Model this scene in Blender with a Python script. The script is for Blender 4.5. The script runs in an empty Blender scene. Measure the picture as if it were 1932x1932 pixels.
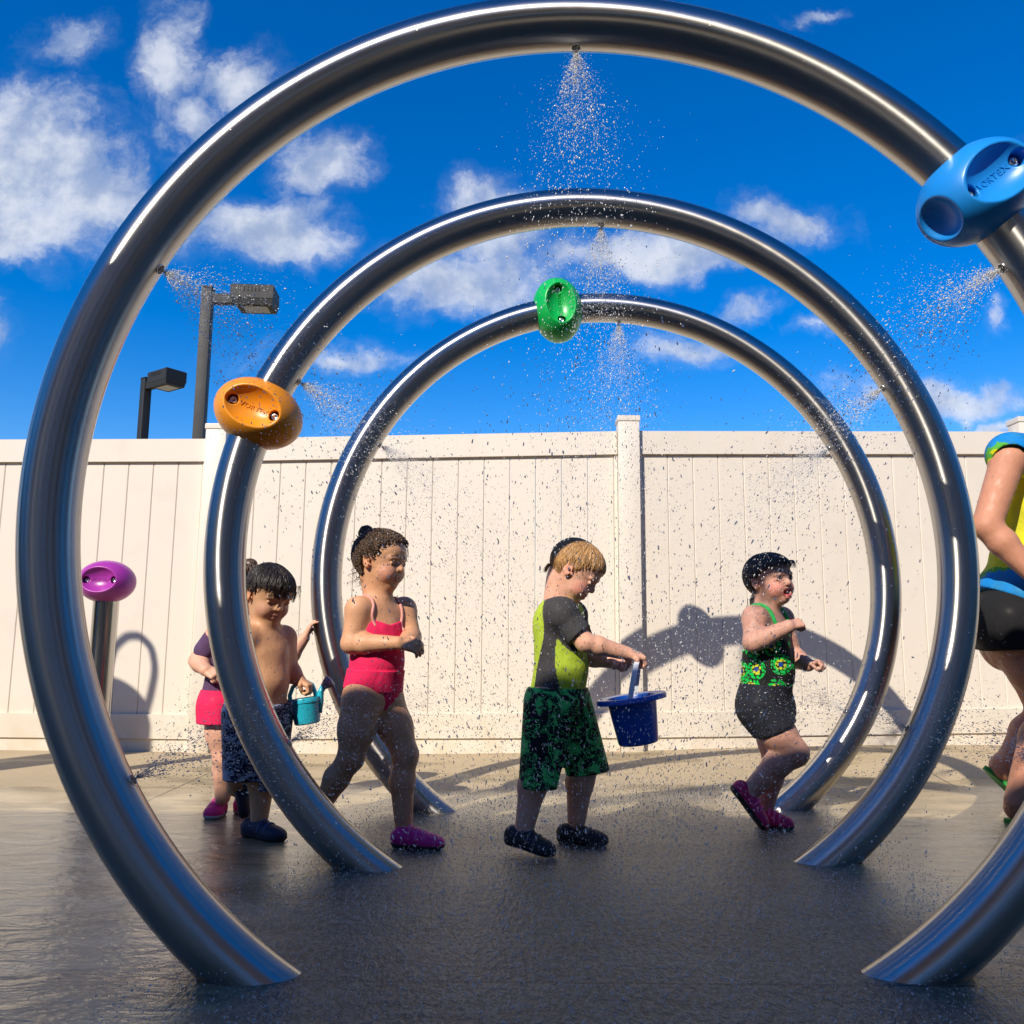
import bpy, math, random
import numpy as np
from mathutils import Vector, Matrix

random.seed(7)
RNG = np.random.default_rng(11)
sc = bpy.context.scene
COL = sc.collection
PI = math.pi

# ------------------------------------------------------------------ camera
CAM_H, PITCH, ROLL, FOC = 0.68, 0.14543, math.radians(0.45), 1620.0   # focal length in 1/1932 of the frame
cam_d = bpy.data.cameras.new('camera'); cam_o = bpy.data.objects.new('camera', cam_d); COL.objects.link(cam_o)
cam_d.sensor_width = 36; cam_d.lens = FOC / 1932 * 36; cam_d.clip_start = 0.05; cam_d.clip_end = 6000
cam_o.matrix_world = (Matrix.Translation((0, 0, CAM_H)) @ Matrix.Rotation(PI / 2 + PITCH, 4, 'X') @ Matrix.Rotation(ROLL, 4, 'Z'))
sc.camera = cam_o
_R = np.array(cam_o.matrix_world.to_3x3())

def P(u, v, y):
    """point of the place at distance y in front of the camera, measured on the photograph"""
    d = _R @ np.array([u - 966.0, 966.0 - v, -FOC])
    return np.array([0, 0, CAM_H]) + d * (y / d[1])

# ------------------------------------------------------------------ sun and sky
SUN_EL, SUN_AZ = math.radians(37.7), math.radians(31.0)      # light travels towards +Y, a little to +X
sun_dir = Vector((math.sin(SUN_AZ) * math.cos(SUN_EL), math.cos(SUN_AZ) * math.cos(SUN_EL), -math.sin(SUN_EL)))
sd = bpy.data.lights.new('sun', 'SUN'); sd.energy = 4.9; sd.angle = math.radians(0.53); sd.color = (1.0, 0.91, 0.775)
so = bpy.data.objects.new('sun', sd); COL.objects.link(so)
so.rotation_euler = (-sun_dir).to_track_quat('Z', 'Y').to_euler(); so.location = (-6, -10, 12)

class NT:
    """short-hand for building node trees"""
    def __init__(s, tree): s.t = tree; s.n = tree.nodes; s.l = tree.links
    def new(s, kind, **kw):
        n = s.n.new(kind)
        for k, v in kw.items(): setattr(n, k, v)
        return n
    def set(s, sock, v):
        if isinstance(v, bpy.types.NodeSocket): s.l.new(v, sock)
        elif v is not None:
            try: sock.default_value = v
            except Exception: sock.default_value = tuple(v) + (1.0,)
    def math(s, op, a, b=None, c=None, clamp=False):
        n = s.new('ShaderNodeMath', operation=op, use_clamp=clamp)
        for i, x in enumerate((a, b, c)):
            if x is not None: s.set(n.inputs[i], x)
        return n.outputs[0]
    def vmath(s, op, a, b=None, scale=None):
        n = s.new('ShaderNodeVectorMath', operation=op)
        s.set(n.inputs[0], a)
        if b is not None: s.set(n.inputs[1], b)
        if scale is not None: s.set(n.inputs['Scale'], scale)
        return n.outputs['Value' if op in ('LENGTH', 'DOT_PRODUCT', 'DISTANCE') else 'Vector']
    def mix(s, f, a, b, blend='MIX'):
        n = s.new('ShaderNodeMix', data_type='RGBA', blend_type=blend)
        s.set(n.inputs[0], f); s.set(n.inputs[6], a); s.set(n.inputs[7], b)
        return n.outputs[2]
    def noise(s, vec, scale, detail=4.0, rough=0.5, dist=0.0, col=False):
        n = s.new('ShaderNodeTexNoise'); s.set(n.inputs['Vector'], vec)
        n.inputs['Scale'].default_value = scale; n.inputs['Detail'].default_value = detail
        n.inputs['Roughness'].default_value = rough; n.inputs['Distortion'].default_value = dist
        return n.outputs['Color' if col else 'Fac']
    def voro(s, vec, scale, feature='F1', out='Distance', rand=1.0):
        n = s.new('ShaderNodeTexVoronoi', feature=feature); s.set(n.inputs['Vector'], vec)
        n.inputs['Scale'].default_value = scale; n.inputs['Randomness'].default_value = rand
        return n.outputs[out]
    def ramp(s, f, pts, interp='LINEAR'):
        n = s.new('ShaderNodeValToRGB'); s.set(n.inputs[0], f); cr = n.color_ramp; cr.interpolation = interp
        while len(cr.elements) < len(pts): cr.elements.new(0.5)
        for e, (p, c) in zip(cr.elements, pts):
            e.position = p; e.color = (tuple(c) + (1.0,))[:4] if hasattr(c, '__len__') else (c, c, c, 1)
        return n.outputs[0]
    def step(s, x, lo, hi):
        n = s.new('ShaderNodeMapRange', interpolation_type='SMOOTHSTEP'); s.set(n.inputs[0], x)
        s.set(n.inputs[1], lo); s.set(n.inputs[2], hi); n.inputs[3].default_value = 0; n.inputs[4].default_value = 1
        return n.outputs[0]
    def bump(s, h, strength, dist=0.01, normal=None):
        n = s.new('ShaderNodeBump'); s.set(n.inputs['Height'], h)
        s.set(n.inputs['Strength'], strength); n.inputs['Distance'].default_value = dist
        if normal is not None: s.set(n.inputs['Normal'], normal)
        return n.outputs[0]

def build_world():
    w = bpy.data.worlds.new('World'); sc.world = w; w.use_nodes = True
    k = NT(w.node_tree); k.n.clear()
    sky = k.new('ShaderNodeTexSky', sky_type='NISHITA', sun_disc=False)
    sky.sun_elevation = SUN_EL; sky.sun_rotation = PI + SUN_AZ
    sky.air_density = 1.0; sky.dust_density = 0.25; sky.ozone_density = 3.0; sky.altitude = 50
    hs = k.new('ShaderNodeHueSaturation'); hs.inputs['Saturation'].default_value = 1.5; hs.inputs['Hue'].default_value = 0.512; hs.inputs['Value'].default_value = 1.0
    k.l.new(sky.outputs[0], hs.inputs['Color'])
    skyc = hs.outputs[0]
    tc = k.new('ShaderNodeTexCoord'); sep = k.new('ShaderNodeSeparateXYZ'); k.l.new(tc.outputs['Generated'], sep.inputs[0])
    x, y, z = sep.outputs
    ay = k.math('MAXIMUM', k.math('ABSOLUTE', y), 0.08)
    comb = k.new('ShaderNodeCombineXYZ'); k.l.new(k.math('DIVIDE', x, ay), comb.inputs[0]); k.l.new(k.math('DIVIDE', z, ay), comb.inputs[1])
    # a different patch of weather behind the viewer
    k.l.new(k.math('MULTIPLY', k.math('LESS_THAN', y, 0.0), 7.3), comb.inputs[2])
    g = comb.outputs[0]
    def clouds(gv):
        wv = k.vmath('ADD', gv, k.vmath('SCALE', k.vmath('SUBTRACT', k.noise(gv, 3.6, 6, 0.6, col=True), (0.5, 0.5, 0.5)), scale=0.20))
        best = None
        for (u, v, ru, rv, a) in CLOUDS:
            c = P(u, v, 1.0); cx, cz = c[0], c[2] - CAM_H
            d = k.vmath('SUBTRACT', wv, (cx, cz, 0)); d = k.vmath('MULTIPLY', d, (FOC / ru, FOC / rv, 0.2))
            m = k.math('MULTIPLY', k.math('SUBTRACT', 1.0, k.vmath('LENGTH', d)), a)
            best = m if best is None else k.math('MAXIMUM', best, m)
        best = k.math('MAXIMUM', best, k.math('ADD', -0.85, k.math('MULTIPLY', k.math('MAXIMUM', k.math('LESS_THAN', y, 0.0), k.step(z, 0.66, 0.85)), 0.5)))  # extra unseen cloud behind and overhead, added to whiten the fill light
        return k.math('ADD', best, k.math('MULTIPLY', k.math('SUBTRACT', k.noise(wv, 6.5, 12, 0.66), 0.5), 2.6))
    CLOUDS = [(50, 290, 190, 190, 1.25), (20, 450, 250, 110, 1.25), (170, 370, 130, 110, 1.0), (330, 130, 80, 170, 0.75), (470, 150, 130, 70, 0.75),
              (380, 220, 90, 80, 0.7), (470, 440, 180, 85, 1.15), (600, 300, 80, 60, 0.6), (870, 520, 190, 90, 1.05), (940, 420, 130, 80, 0.95), (1200, 470, 200, 55, 0.95),
              (1480, 410, 130, 75, 1.1), (1290, 665, 80, 40, 0.55), (1520, 630, 80, 28, 0.6), (1760, 745, 200, 50, 1.05),
              (1905, 600, 50, 50, 0.7), (1390, 590, 60, 22, 0.5), (120, 50, 60, 60, 0.45), (1880, 800, 90, 20, 0.7), (1560, 0, 60, 12, 0.5),
              (640, 690, 150, 26, 0.45), (-300, 600, 320, 160, 1.1), (2300, 300, 300, 180, 1.0), (2300, 700, 260, 90, 1.0), (300, -500, 500, 150, .9), (1500, -700, 500, 150, .8)]
    d0 = clouds(g)
    dens = k.math('ADD', k.math('MULTIPLY', k.step(d0, -0.06, 0.48), 0.48), k.math('MULTIPLY', k.step(d0, -0.35, 1.1), 0.52))
    g2 = k.vmath('ADD', g, (-0.022, 0.03, 0.0))
    # thickness towards the sun decides how bright the cloud top is
    d1 = k.math('ADD', k.math('MULTIPLY', k.noise(g2, 7.5, 6, 0.6), 1.0), 0.0)
    nz = k.noise(g, 7.5, 6, 0.6)
    lit = k.step(k.math('ADD', k.math('SUBTRACT', nz, d1), k.math('MULTIPLY', k.noise(g, 3.0, 3, .5), 0.2)), -0.03, 0.24)
    thick = k.step(d0, 0.4, 1.5)
    shade = k.math('MULTIPLY', lit, k.math('SUBTRACT', 1.0, k.math('MULTIPLY', thick, 0.2)))
    cc = k.mix(shade, (2.2, 2.75, 3.95, 1), (4.9, 5.1, 5.5, 1))
    up = k.step(z, 0.0, 0.06)
    cov = k.math('MULTIPLY', k.math('MULTIPLY', dens, 0.93), up)
    # cloud colour laid over the sky by its coverage
    fin = k.mix(cov, skyc, cc)
    bg = k.new('ShaderNodeBackground'); bg.inputs['Strength'].default_value = 0.15
    k.l.new(fin, bg.inputs['Color'])
    out = k.new('ShaderNodeOutputWorld'); k.l.new(bg.outputs[0], out.inputs[0])
build_world()
sc.view_settings.view_transform = 'Standard'; sc.view_settings.look = 'None'
sc.view_settings.exposure = 0.2; sc.view_settings.gamma = 1.0
cy = sc.cycles
cy.max_bounces = 10; cy.transmission_bounces = 8; cy.transparent_max_bounces = 12; cy.glossy_bounces = 5; cy.diffuse_bounces = 4
cy.caustics_reflective = False; cy.caustics_refractive = False; cy.use_denoising = True
cy.sample_clamp_indirect = 6.0

# ------------------------------------------------------------------ object helpers
def tag(o, label=None, cat=None, group=None, kind=None):
    if label: o['label'] = label
    if cat: o['category'] = cat
    if group: o['group'] = group
    if kind: o['kind'] = kind
    return o
def empty(name, loc=(0, 0, 0), label=None, cat=None, group=None):
    o = bpy.data.objects.new(name, None); COL.objects.link(o); o.location = loc; o.empty_display_size = 0.1
    return tag(o, label, cat, group)
def link(name, me, mat=None, parent=None, smooth=False):
    o = bpy.data.objects.new(name, me); COL.objects.link(o)
    if mat is not None:
        for m in (mat if isinstance(mat, (list, tuple)) else [mat]): me.materials.append(m)
    if smooth: me.shade_smooth()
    if parent is not None:
        o.parent = parent                     # geometry is given in place coordinates
        o.matrix_parent_inverse = parent.matrix_world.inverted() if parent.parent is None else Matrix.Identity(4)
    return o
def setloc(o):      # called after an Empty has been placed, before children come
    bpy.context.view_layer.update()

class MB:
    """collects boxes, tubes, lathes into ONE mesh"""
    def __init__(s): s.v = []; s.f = []; s.mi = []
    def add(s, v, f, mi=0):
        o = len(s.v); s.v += [tuple(map(float, p)) for p in v]; s.f += [tuple(i + o for i in q) for q in f]; s.mi += [mi] * len(f)
    def box(s, c, size, M=None, bev=0.0, mi=0):
        hx, hy, hz = [d / 2 for d in size]; c = np.array(c, float)
        M = np.eye(3) if M is None else np.array(M)
        if bev <= 0:
            q = [(a * hx, b * hy, d * hz) for a in (-1, 1) for b in (-1, 1) for d in (-1, 1)]
            f = [(0, 1, 3, 2), (4, 6, 7, 5), (0, 4, 5, 1), (2, 3, 7, 6), (0, 2, 6, 4), (1, 5, 7, 3)]
        else:
            bm = bmesh_box(size, bev); q, f = bm
        s.add([c + M @ np.array(p) for p in q], f, mi)
    def tube(s, pts, r, n=12, cap=True, mi=0, up=(0.123, 0.31, 0.94)):
        pts = [np.array(p, float) for p in pts]; m = len(pts)
        rs = [r] * m if np.isscalar(r) else list(r)
        v = []; prev = None
        for i, p in enumerate(pts):
            t = pts[min(i + 1, m - 1)] - pts[max(i - 1, 0)]; t = t / (np.linalg.norm(t) + 1e-12)
            a = np.cross(t, np.array(up) if prev is None else prev)
            if np.linalg.norm(a) < 1e-6: a = np.cross(t, (1, 0, 0))
            if prev is None: a /= np.linalg.norm(a); b = np.cross(a, t)
            else:
                b = prev - t * np.dot(prev, t); b /= np.linalg.norm(b) + 1e-12; a = np.cross(t, b)
            prev = b
            for j in range(n):
                an = 2 * PI * j / n; v.append(p + rs[i] * (math.cos(an) * a + math.sin(an) * b))
        f = [(i * n + j, i * n + (j + 1) % n, (i + 1) * n + (j + 1) % n, (i + 1) * n + j) for i in range(m - 1) for j in range(n)]
        if cap: f += [tuple(range(n - 1, -1, -1)), tuple((m - 1) * n + j for j in range(n))]
        s.add(v, f, mi)
    def lathe(s, prof, n=32, M=None, c=(0, 0, 0), mi=0):
        M = np.eye(3) if M is None else np.array(M); c = np.array(c, float); v = []
        for (r, z) in prof:
            for j in range(n):
                a = 2 * PI * j / n; v.append(c + M @ np.array([r * math.cos(a), r * math.sin(a), z]))
        f = [(i * n + j, i * n + (j + 1) % n, (i + 1) * n + (j + 1) % n, (i + 1) * n + j) for i in range(len(prof) - 1) for j in range(n)]
        if prof[0][0] > 1e-5: f.append(tuple(range(n - 1, -1, -1)))
        if prof[-1][0] > 1e-5: f.append(tuple((len(prof) - 1) * n + j for j in range(n)))
        s.add(v, f, mi)
    def build(s, name, mat, parent=None, smooth=False, autosmooth=None):
        me = bpy.data.meshes.new(name); me.from_pydata(s.v, [], s.f)
        if any(s.mi): me.polygons.foreach_set('material_index', s.mi)
        me.validate(); me.update()
        o = link(name, me, mat, parent, smooth)
        if autosmooth is not None:
            me.shade_smooth(); me.set_sharp_from_angle(angle=math.radians(autosmooth))
        return o
def bmesh_box(size, bev):
    import bmesh
    bm = bmesh.new(); bmesh.ops.create_cube(bm, size=1.0)
    for v in bm.verts: v.co = Vector((v.co.x * size[0], v.co.y * size[1], v.co.z * size[2]))
    bmesh.ops.bevel(bm, geom=list(bm.edges), offset=bev, segments=2, affect='EDGES', profile=0.6)
    bm.verts.index_update()
    r = ([tuple(v.co) for v in bm.verts], [tuple(v.index for v in f.verts) for f in bm.faces]); bm.free()
    return r

# ------------------------------------------------------------------ materials
MAT = {}
def mat(name):
    m = bpy.data.materials.new(name); m.use_nodes = True; k = NT(m.node_tree); MAT[name] = m
    b = k.n['Principled BSDF']
    return m, k, b
def simple(name, col, rough=0.5, metal=0.0, coat=0.0, var=0.0, vscale=8.0, bump=0.0, bscale=60.0, spec=None, sss=0.0):
    m, k, b = mat(name)
    tc = k.new('ShaderNodeTexCoord').outputs['Object']
    c = tuple(col) + (1,)
    if var > 0:
        n = k.noise(tc, vscale, 6, 0.6)
        dark = tuple(x * (1 - var) for x in col) + (1,); lite = tuple(min(1, x * (1 + var)) for x in col) + (1,)
        k.set(b.inputs['Base Color'], k.mix(n, dark, lite))
        k.set(b.inputs['Roughness'], k.math('ADD', rough - 0.08, k.math('MULTIPLY', n, 0.16)))
    else:
        b.inputs['Base Color'].default_value = c; b.inputs['Roughness'].default_value = rough
    b.inputs['Metallic'].default_value = metal
    if coat: b.inputs['Coat Weight'].default_value = coat; b.inputs['Coat Roughness'].default_value = 0.08
    if bump: k.set(b.inputs['Normal'], k.bump(k.noise(tc, bscale, 5, 0.6), bump, 0.004))
    if spec is not None: b.inputs['Specular IOR Level'].default_value = spec
    if sss: b.inputs['Subsurface Weight'].default_value = sss; b.inputs['Subsurface Radius'].default_value = (0.012, 0.005, 0.003); b.inputs['Subsurface Scale'].default_value = 0.5
    return m

def m_steel(name, hoop):
    m, k, b = mat(name)
    tc = k.new('ShaderNodeTexCoord').outputs['Object']
    n = k.noise(tc, 3.0, 6, 0.6)
    fine = k.noise(tc, 900.0, 2, 0.5)
    b.inputs['Metallic'].default_value = 1.0
    k.set(b.inputs['Base Color'], k.mix(n, (0.37, 0.36, 0.345, 1), (0.46, 0.445, 0.425, 1)))
    smear = k.step(k.noise(tc, 11.0, 5, 0.65), 0.45, 0.8)
    if hoop:      # the brushing runs round the pipe, so a highlight spreads along it
        tg = k.new('ShaderNodeTangent', direction_type='RADIAL', axis='Y'); k.l.new(tg.outputs[0], b.inputs['Tangent'])
        b.inputs['Anisotropic'].default_value = 0.92
    k.set(b.inputs['Roughness'], k.math('ADD', 0.275 if hoop else 0.16, k.math('ADD', k.math('MULTIPLY', smear, 0.05), k.math('MULTIPLY', n, 0.04))))
    # water beads standing on the metal
    v = k.voro(tc, 55.0); big = k.step(k.noise(tc, 9.0, 3, .6), 0.5, 0.62)
    bead = k.math('MULTIPLY', k.math('SUBTRACT', 1.0, k.step(v, 0.0, 0.17)), big)
    nb = k.bump(fine, 0.03, 0.001)
    k.set(b.inputs['Normal'], k.bump(bead, 0.12, 0.003, nb))
m_steel('brushed_steel', False); m_steel('brushed_hoop_steel', True)
simple('steel_bolt', (0.7, 0.69, 0.67), 0.25, 1.0)
simple('hole_shade_black', (0.012, 0.012, 0.014), 0.5)  # near-black that stands for the shade inside small holes
VINYL = (0.73, 0.66, 0.56)
def m_vinyl():
    m, k, b = mat('vinyl')
    tc = k.new('ShaderNodeTexCoord').outputs['Object']
    n = k.noise(tc, 1.7, 5, 0.6); st = k.noise(k.vmath('MULTIPLY', tc, (14, 14, 0.7)), 1.0, 5, 0.6)
    sep = k.new('ShaderNodeSeparateXYZ'); k.l.new(tc, sep.inputs[0])
    low = k.math('MULTIPLY', k.math('SUBTRACT', 1.0, k.step(sep.outputs[2], 0.02, 0.42)), k.step(k.noise(tc, 6.0, 5, .6), 0.35, 0.7))
    c = k.mix(n, tuple(x * 0.965 for x in VINYL) + (1,), tuple(x * 1.02 for x in VINYL) + (1,))
    c = k.mix(k.math('MULTIPLY', k.step(k.noise(tc, 2.6, 7, 0.7, 0.8), 0.50, 0.72), 0.24), c, (0.58, 0.50, 0.40, 1))
    c = k.mix(k.math('MULTIPLY', k.step(st, 0.5, 0.85), 0.2), c, (0.62, 0.55, 0.47, 1))
    c = k.mix(k.math('MULTIPLY', low, 0.8), c, (0.60, 0.52, 0.38, 1))
    k.set(b.inputs['Base Color'], c)
    b.inputs['Roughness'].default_value = 0.42
    k.set(b.inputs['Normal'], k.bump(k.noise(tc, 5.0, 3, .5), 0.12, 0.01))
m_vinyl()
simple('pole_paint', (0.013, 0.012, 0.010), 0.6, var=0.2, vscale=5)
simple('lens', (0.30, 0.32, 0.30), 0.15)
for nm, c in dict(pod_blue=(0.010, 0.235, 0.70), pod_orange=(0.80, 0.28, 0.012), pod_green=(0.004, 0.42, 0.075), pod_purple=(0.36, 0.035, 0.33)).items():
    simple(nm, c, 0.34, var=0.10, vscale=9, bump=0.06, bscale=220)
    simple(nm + '_lettering', tuple(x * 0.95 for x in c), 0.36)
simple('pod_seam', (0.03, 0.03, 0.032), 0.4, var=0.3)
simple('brick_wall', (0.16, 0.105, 0.075), 0.8, var=0.35, vscale=14, bump=0.4, bscale=30)
simple('canopy_cloth', (0.46, 0.37, 0.26), 0.85, var=0.08)
simple('foliage', (0.035, 0.055, 0.018), 0.8, var=0.5, vscale=1.5, bump=0.8, bscale=6)
simple('roof_metal', (0.07, 0.075, 0.08), 0.5, var=0.2)
simple('window_glass', (0.02, 0.025, 0.03), 0.06)
simple('trim_paint', (0.55, 0.52, 0.47), 0.5, var=0.05)

def m_ground():
    m, k, b = mat('splash_pad_concrete')
    tc = k.new('ShaderNodeTexCoord').outputs['Object']
    sep = k.new('ShaderNodeSeparateXYZ'); k.l.new(tc, sep.inputs[0]); x, y, z = sep.outputs
    grit = k.math('ADD', k.math('MULTIPLY', k.noise(k.vmath('MULTIPLY', tc, (70, 34, 1)), 1.0, 3, 0.65), 0.8), k.math('MULTIPLY', k.noise(k.vmath('MULTIPLY', tc, (150, 75, 1)), 1.0, 2, 0.6), 0.4))
    n1 = k.noise(tc, 0.9, 6, 0.6, 0.4); n2 = k.noise(tc, 5.0, 6, 0.65); n3 = k.noise(tc, 160.0, 3, 0.6)
    # ---- wetness: soaked under the hoops, drying towards the fence with ragged tide marks
    yy = k.math('ADD', y, k.math('MULTIPLY', k.math('SUBTRACT', n1, 0.5), 1.7))
    wet = k.math('SUBTRACT', 1.0, k.step(yy, 3.80, 4.15))
    flat = k.vmath('MULTIPLY', tc, (1.0, 2.6, 1.0))
    patch = k.step(k.noise(flat, 1.1, 5, 0.55, 0.3), 0.52, 0.55)
    damp = k.math('MAXIMUM', wet, k.math('MULTIPLY', patch, 0.75))
    dry_c = k.mix(n2, (0.40, 0.31, 0.185, 1), (0.50, 0.40, 0.255, 1))
    wet_c = k.mix(k.step(k.noise(flat, 2.3, 6, 0.65, 0.5), 0.36, 0.64), (0.16, 0.122, 0.062, 1), (0.44, 0.345, 0.19, 1))
    c = k.mix(damp, dry_c, wet_c)
    c = k.mix(k.math('MULTIPLY', k.step(n3, 0.45, 0.75), 0.35), c, (0.05, 0.045, 0.04, 1))
    # the darker, speckled splash area inside the hoops
    cx = k.math('ADD', x, k.math('MULTIPLY', k.math('SUBTRACT', n1, 0.5), 0.35))
    inx = k.math('MULTIPLY', k.step(cx, -0.75, -0.45), k.math('SUBTRACT', 1.0, k.step(k.math('SUBTRACT', cx, k.math('MULTIPLY', y, 0.16)), 0.48, 0.72)))
    iny = k.math('SUBTRACT', 1.0, k.step(yy, 3.0, 3.9))
    splash = k.math('MULTIPLY', inx, iny)
    c = k.mix(k.math('MULTIPLY', splash, 0.75), c, k.mix(k.step(grit, 0.50, 0.74), (0.014, 0.0125, 0.011, 1), (0.22, 0.19, 0.145, 1)))
    # saw-cut joints
    def joint(p, q, w): return k.math('LESS_THAN', k.math('ABSOLUTE', k.math('SUBTRACT', p, k.math('ADD', q, k.math('MULTIPLY', k.math('SUBTRACT', n2, .5), 0.012)))), w)
    jt = joint(y, 1.83, 0.004)
    for q in (3.62, 5.42, 0.02): jt = k.math('MAXIMUM', jt, joint(y, q, 0.004))
    for q in (-3.3, -1.5, 2.1): jt = k.math('MAXIMUM', jt, joint(x, q, 0.004))
    c = k.mix(k.math('MULTIPLY', jt, 0.8), c, (0.02, 0.018, 0.015, 1))
    k.set(b.inputs['Base Color'], c)
    k.set(b.inputs['Roughness'], k.math('SUBTRACT', 0.82, k.math('MULTIPLY', damp, 0.38)))
    # ---- film of water
    film = k.math('MULTIPLY', k.math('MULTIPLY', wet, 0.80), k.math('SUBTRACT', 1.0, k.math('MULTIPLY', splash, 0.72)))
    k.set(b.inputs['Coat Weight'], k.math('MINIMUM', film, 1.0)); b.inputs['Coat IOR'].default_value = 1.33
    k.set(b.inputs['Coat Roughness'], k.math('ADD', 0.02, k.math('MULTIPLY', splash, 0.16)))
    # rings from falling drops, wind ripples, and coarse grit
    rip = k.math('ADD', k.math('MULTIPLY', k.noise(k.vmath('MULTIPLY', tc, (7, 15, 1)), 1.0, 3, 0.5, 0.8), 1.3),
                 k.math('MULTIPLY', k.noise(k.vmath('MULTIPLY', tc, (40, 70, 1)), 1.0, 4, 0.6, 0.8), 0.35))
    near = k.math('SUBTRACT', 1.0, k.step(y, 1.55, 2.5))
    amp = k.math('ADD', 0.8, k.math('ADD', k.math('MULTIPLY', splash, 0.6), k.math('MULTIPLY', near, 3.4)))
    sp = k.math('MULTIPLY', grit, 1.6)
    hgt = k.math('ADD', k.math('MULTIPLY', rip, amp), k.math('MULTIPLY', sp, splash))
    cn = k.bump(hgt, 0.5, 0.012)
    k.set(b.inputs['Coat Normal'], cn)
    k.set(b.inputs['Normal'], k.bump(k.math('ADD', k.math('MULTIPLY', n3, 0.4), k.math('MULTIPLY', k.math('MULTIPLY', sp, splash), 2.2)), 0.55, 0.008))
m_ground()
# ------------------------------------------------------------------ ground
def ground_h(x, y):
    def ss(t): t = np.clip(t, 0, 1); return t * t * (3 - 2 * t)
    return 0.075 * ss((y - 4.1) / 0.75) * ss((x + 1.2) / 3.6)
def build_ground():
    xs = np.concatenate([[-1500, -300, -60, -20], np.arange(-9, 9.01, 0.15), [20, 60, 300, 1500]])
    ys = np.concatenate([[-1500, -300, -60, -20], np.arange(-6, 8.01, 0.15), [20, 60, 300, 1500]])
    X, Y = np.meshgrid(xs, ys, indexing='ij'); Z = ground_h(X, Y)
    v = np.stack([X, Y, Z], -1).reshape(-1, 3); nx, ny = X.shape
    f = [(i * ny + j, (i + 1) * ny + j, (i + 1) * ny + j + 1, i * ny + j + 1) for i in range(nx - 1) for j in range(ny - 1)]
    me = bpy.data.meshes.new('ground'); me.from_pydata(v.tolist(), [], f)
    o = link('ground', me, MAT['splash_pad_concrete'], None, True); tag(o, kind='structure')
build_ground()

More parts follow.
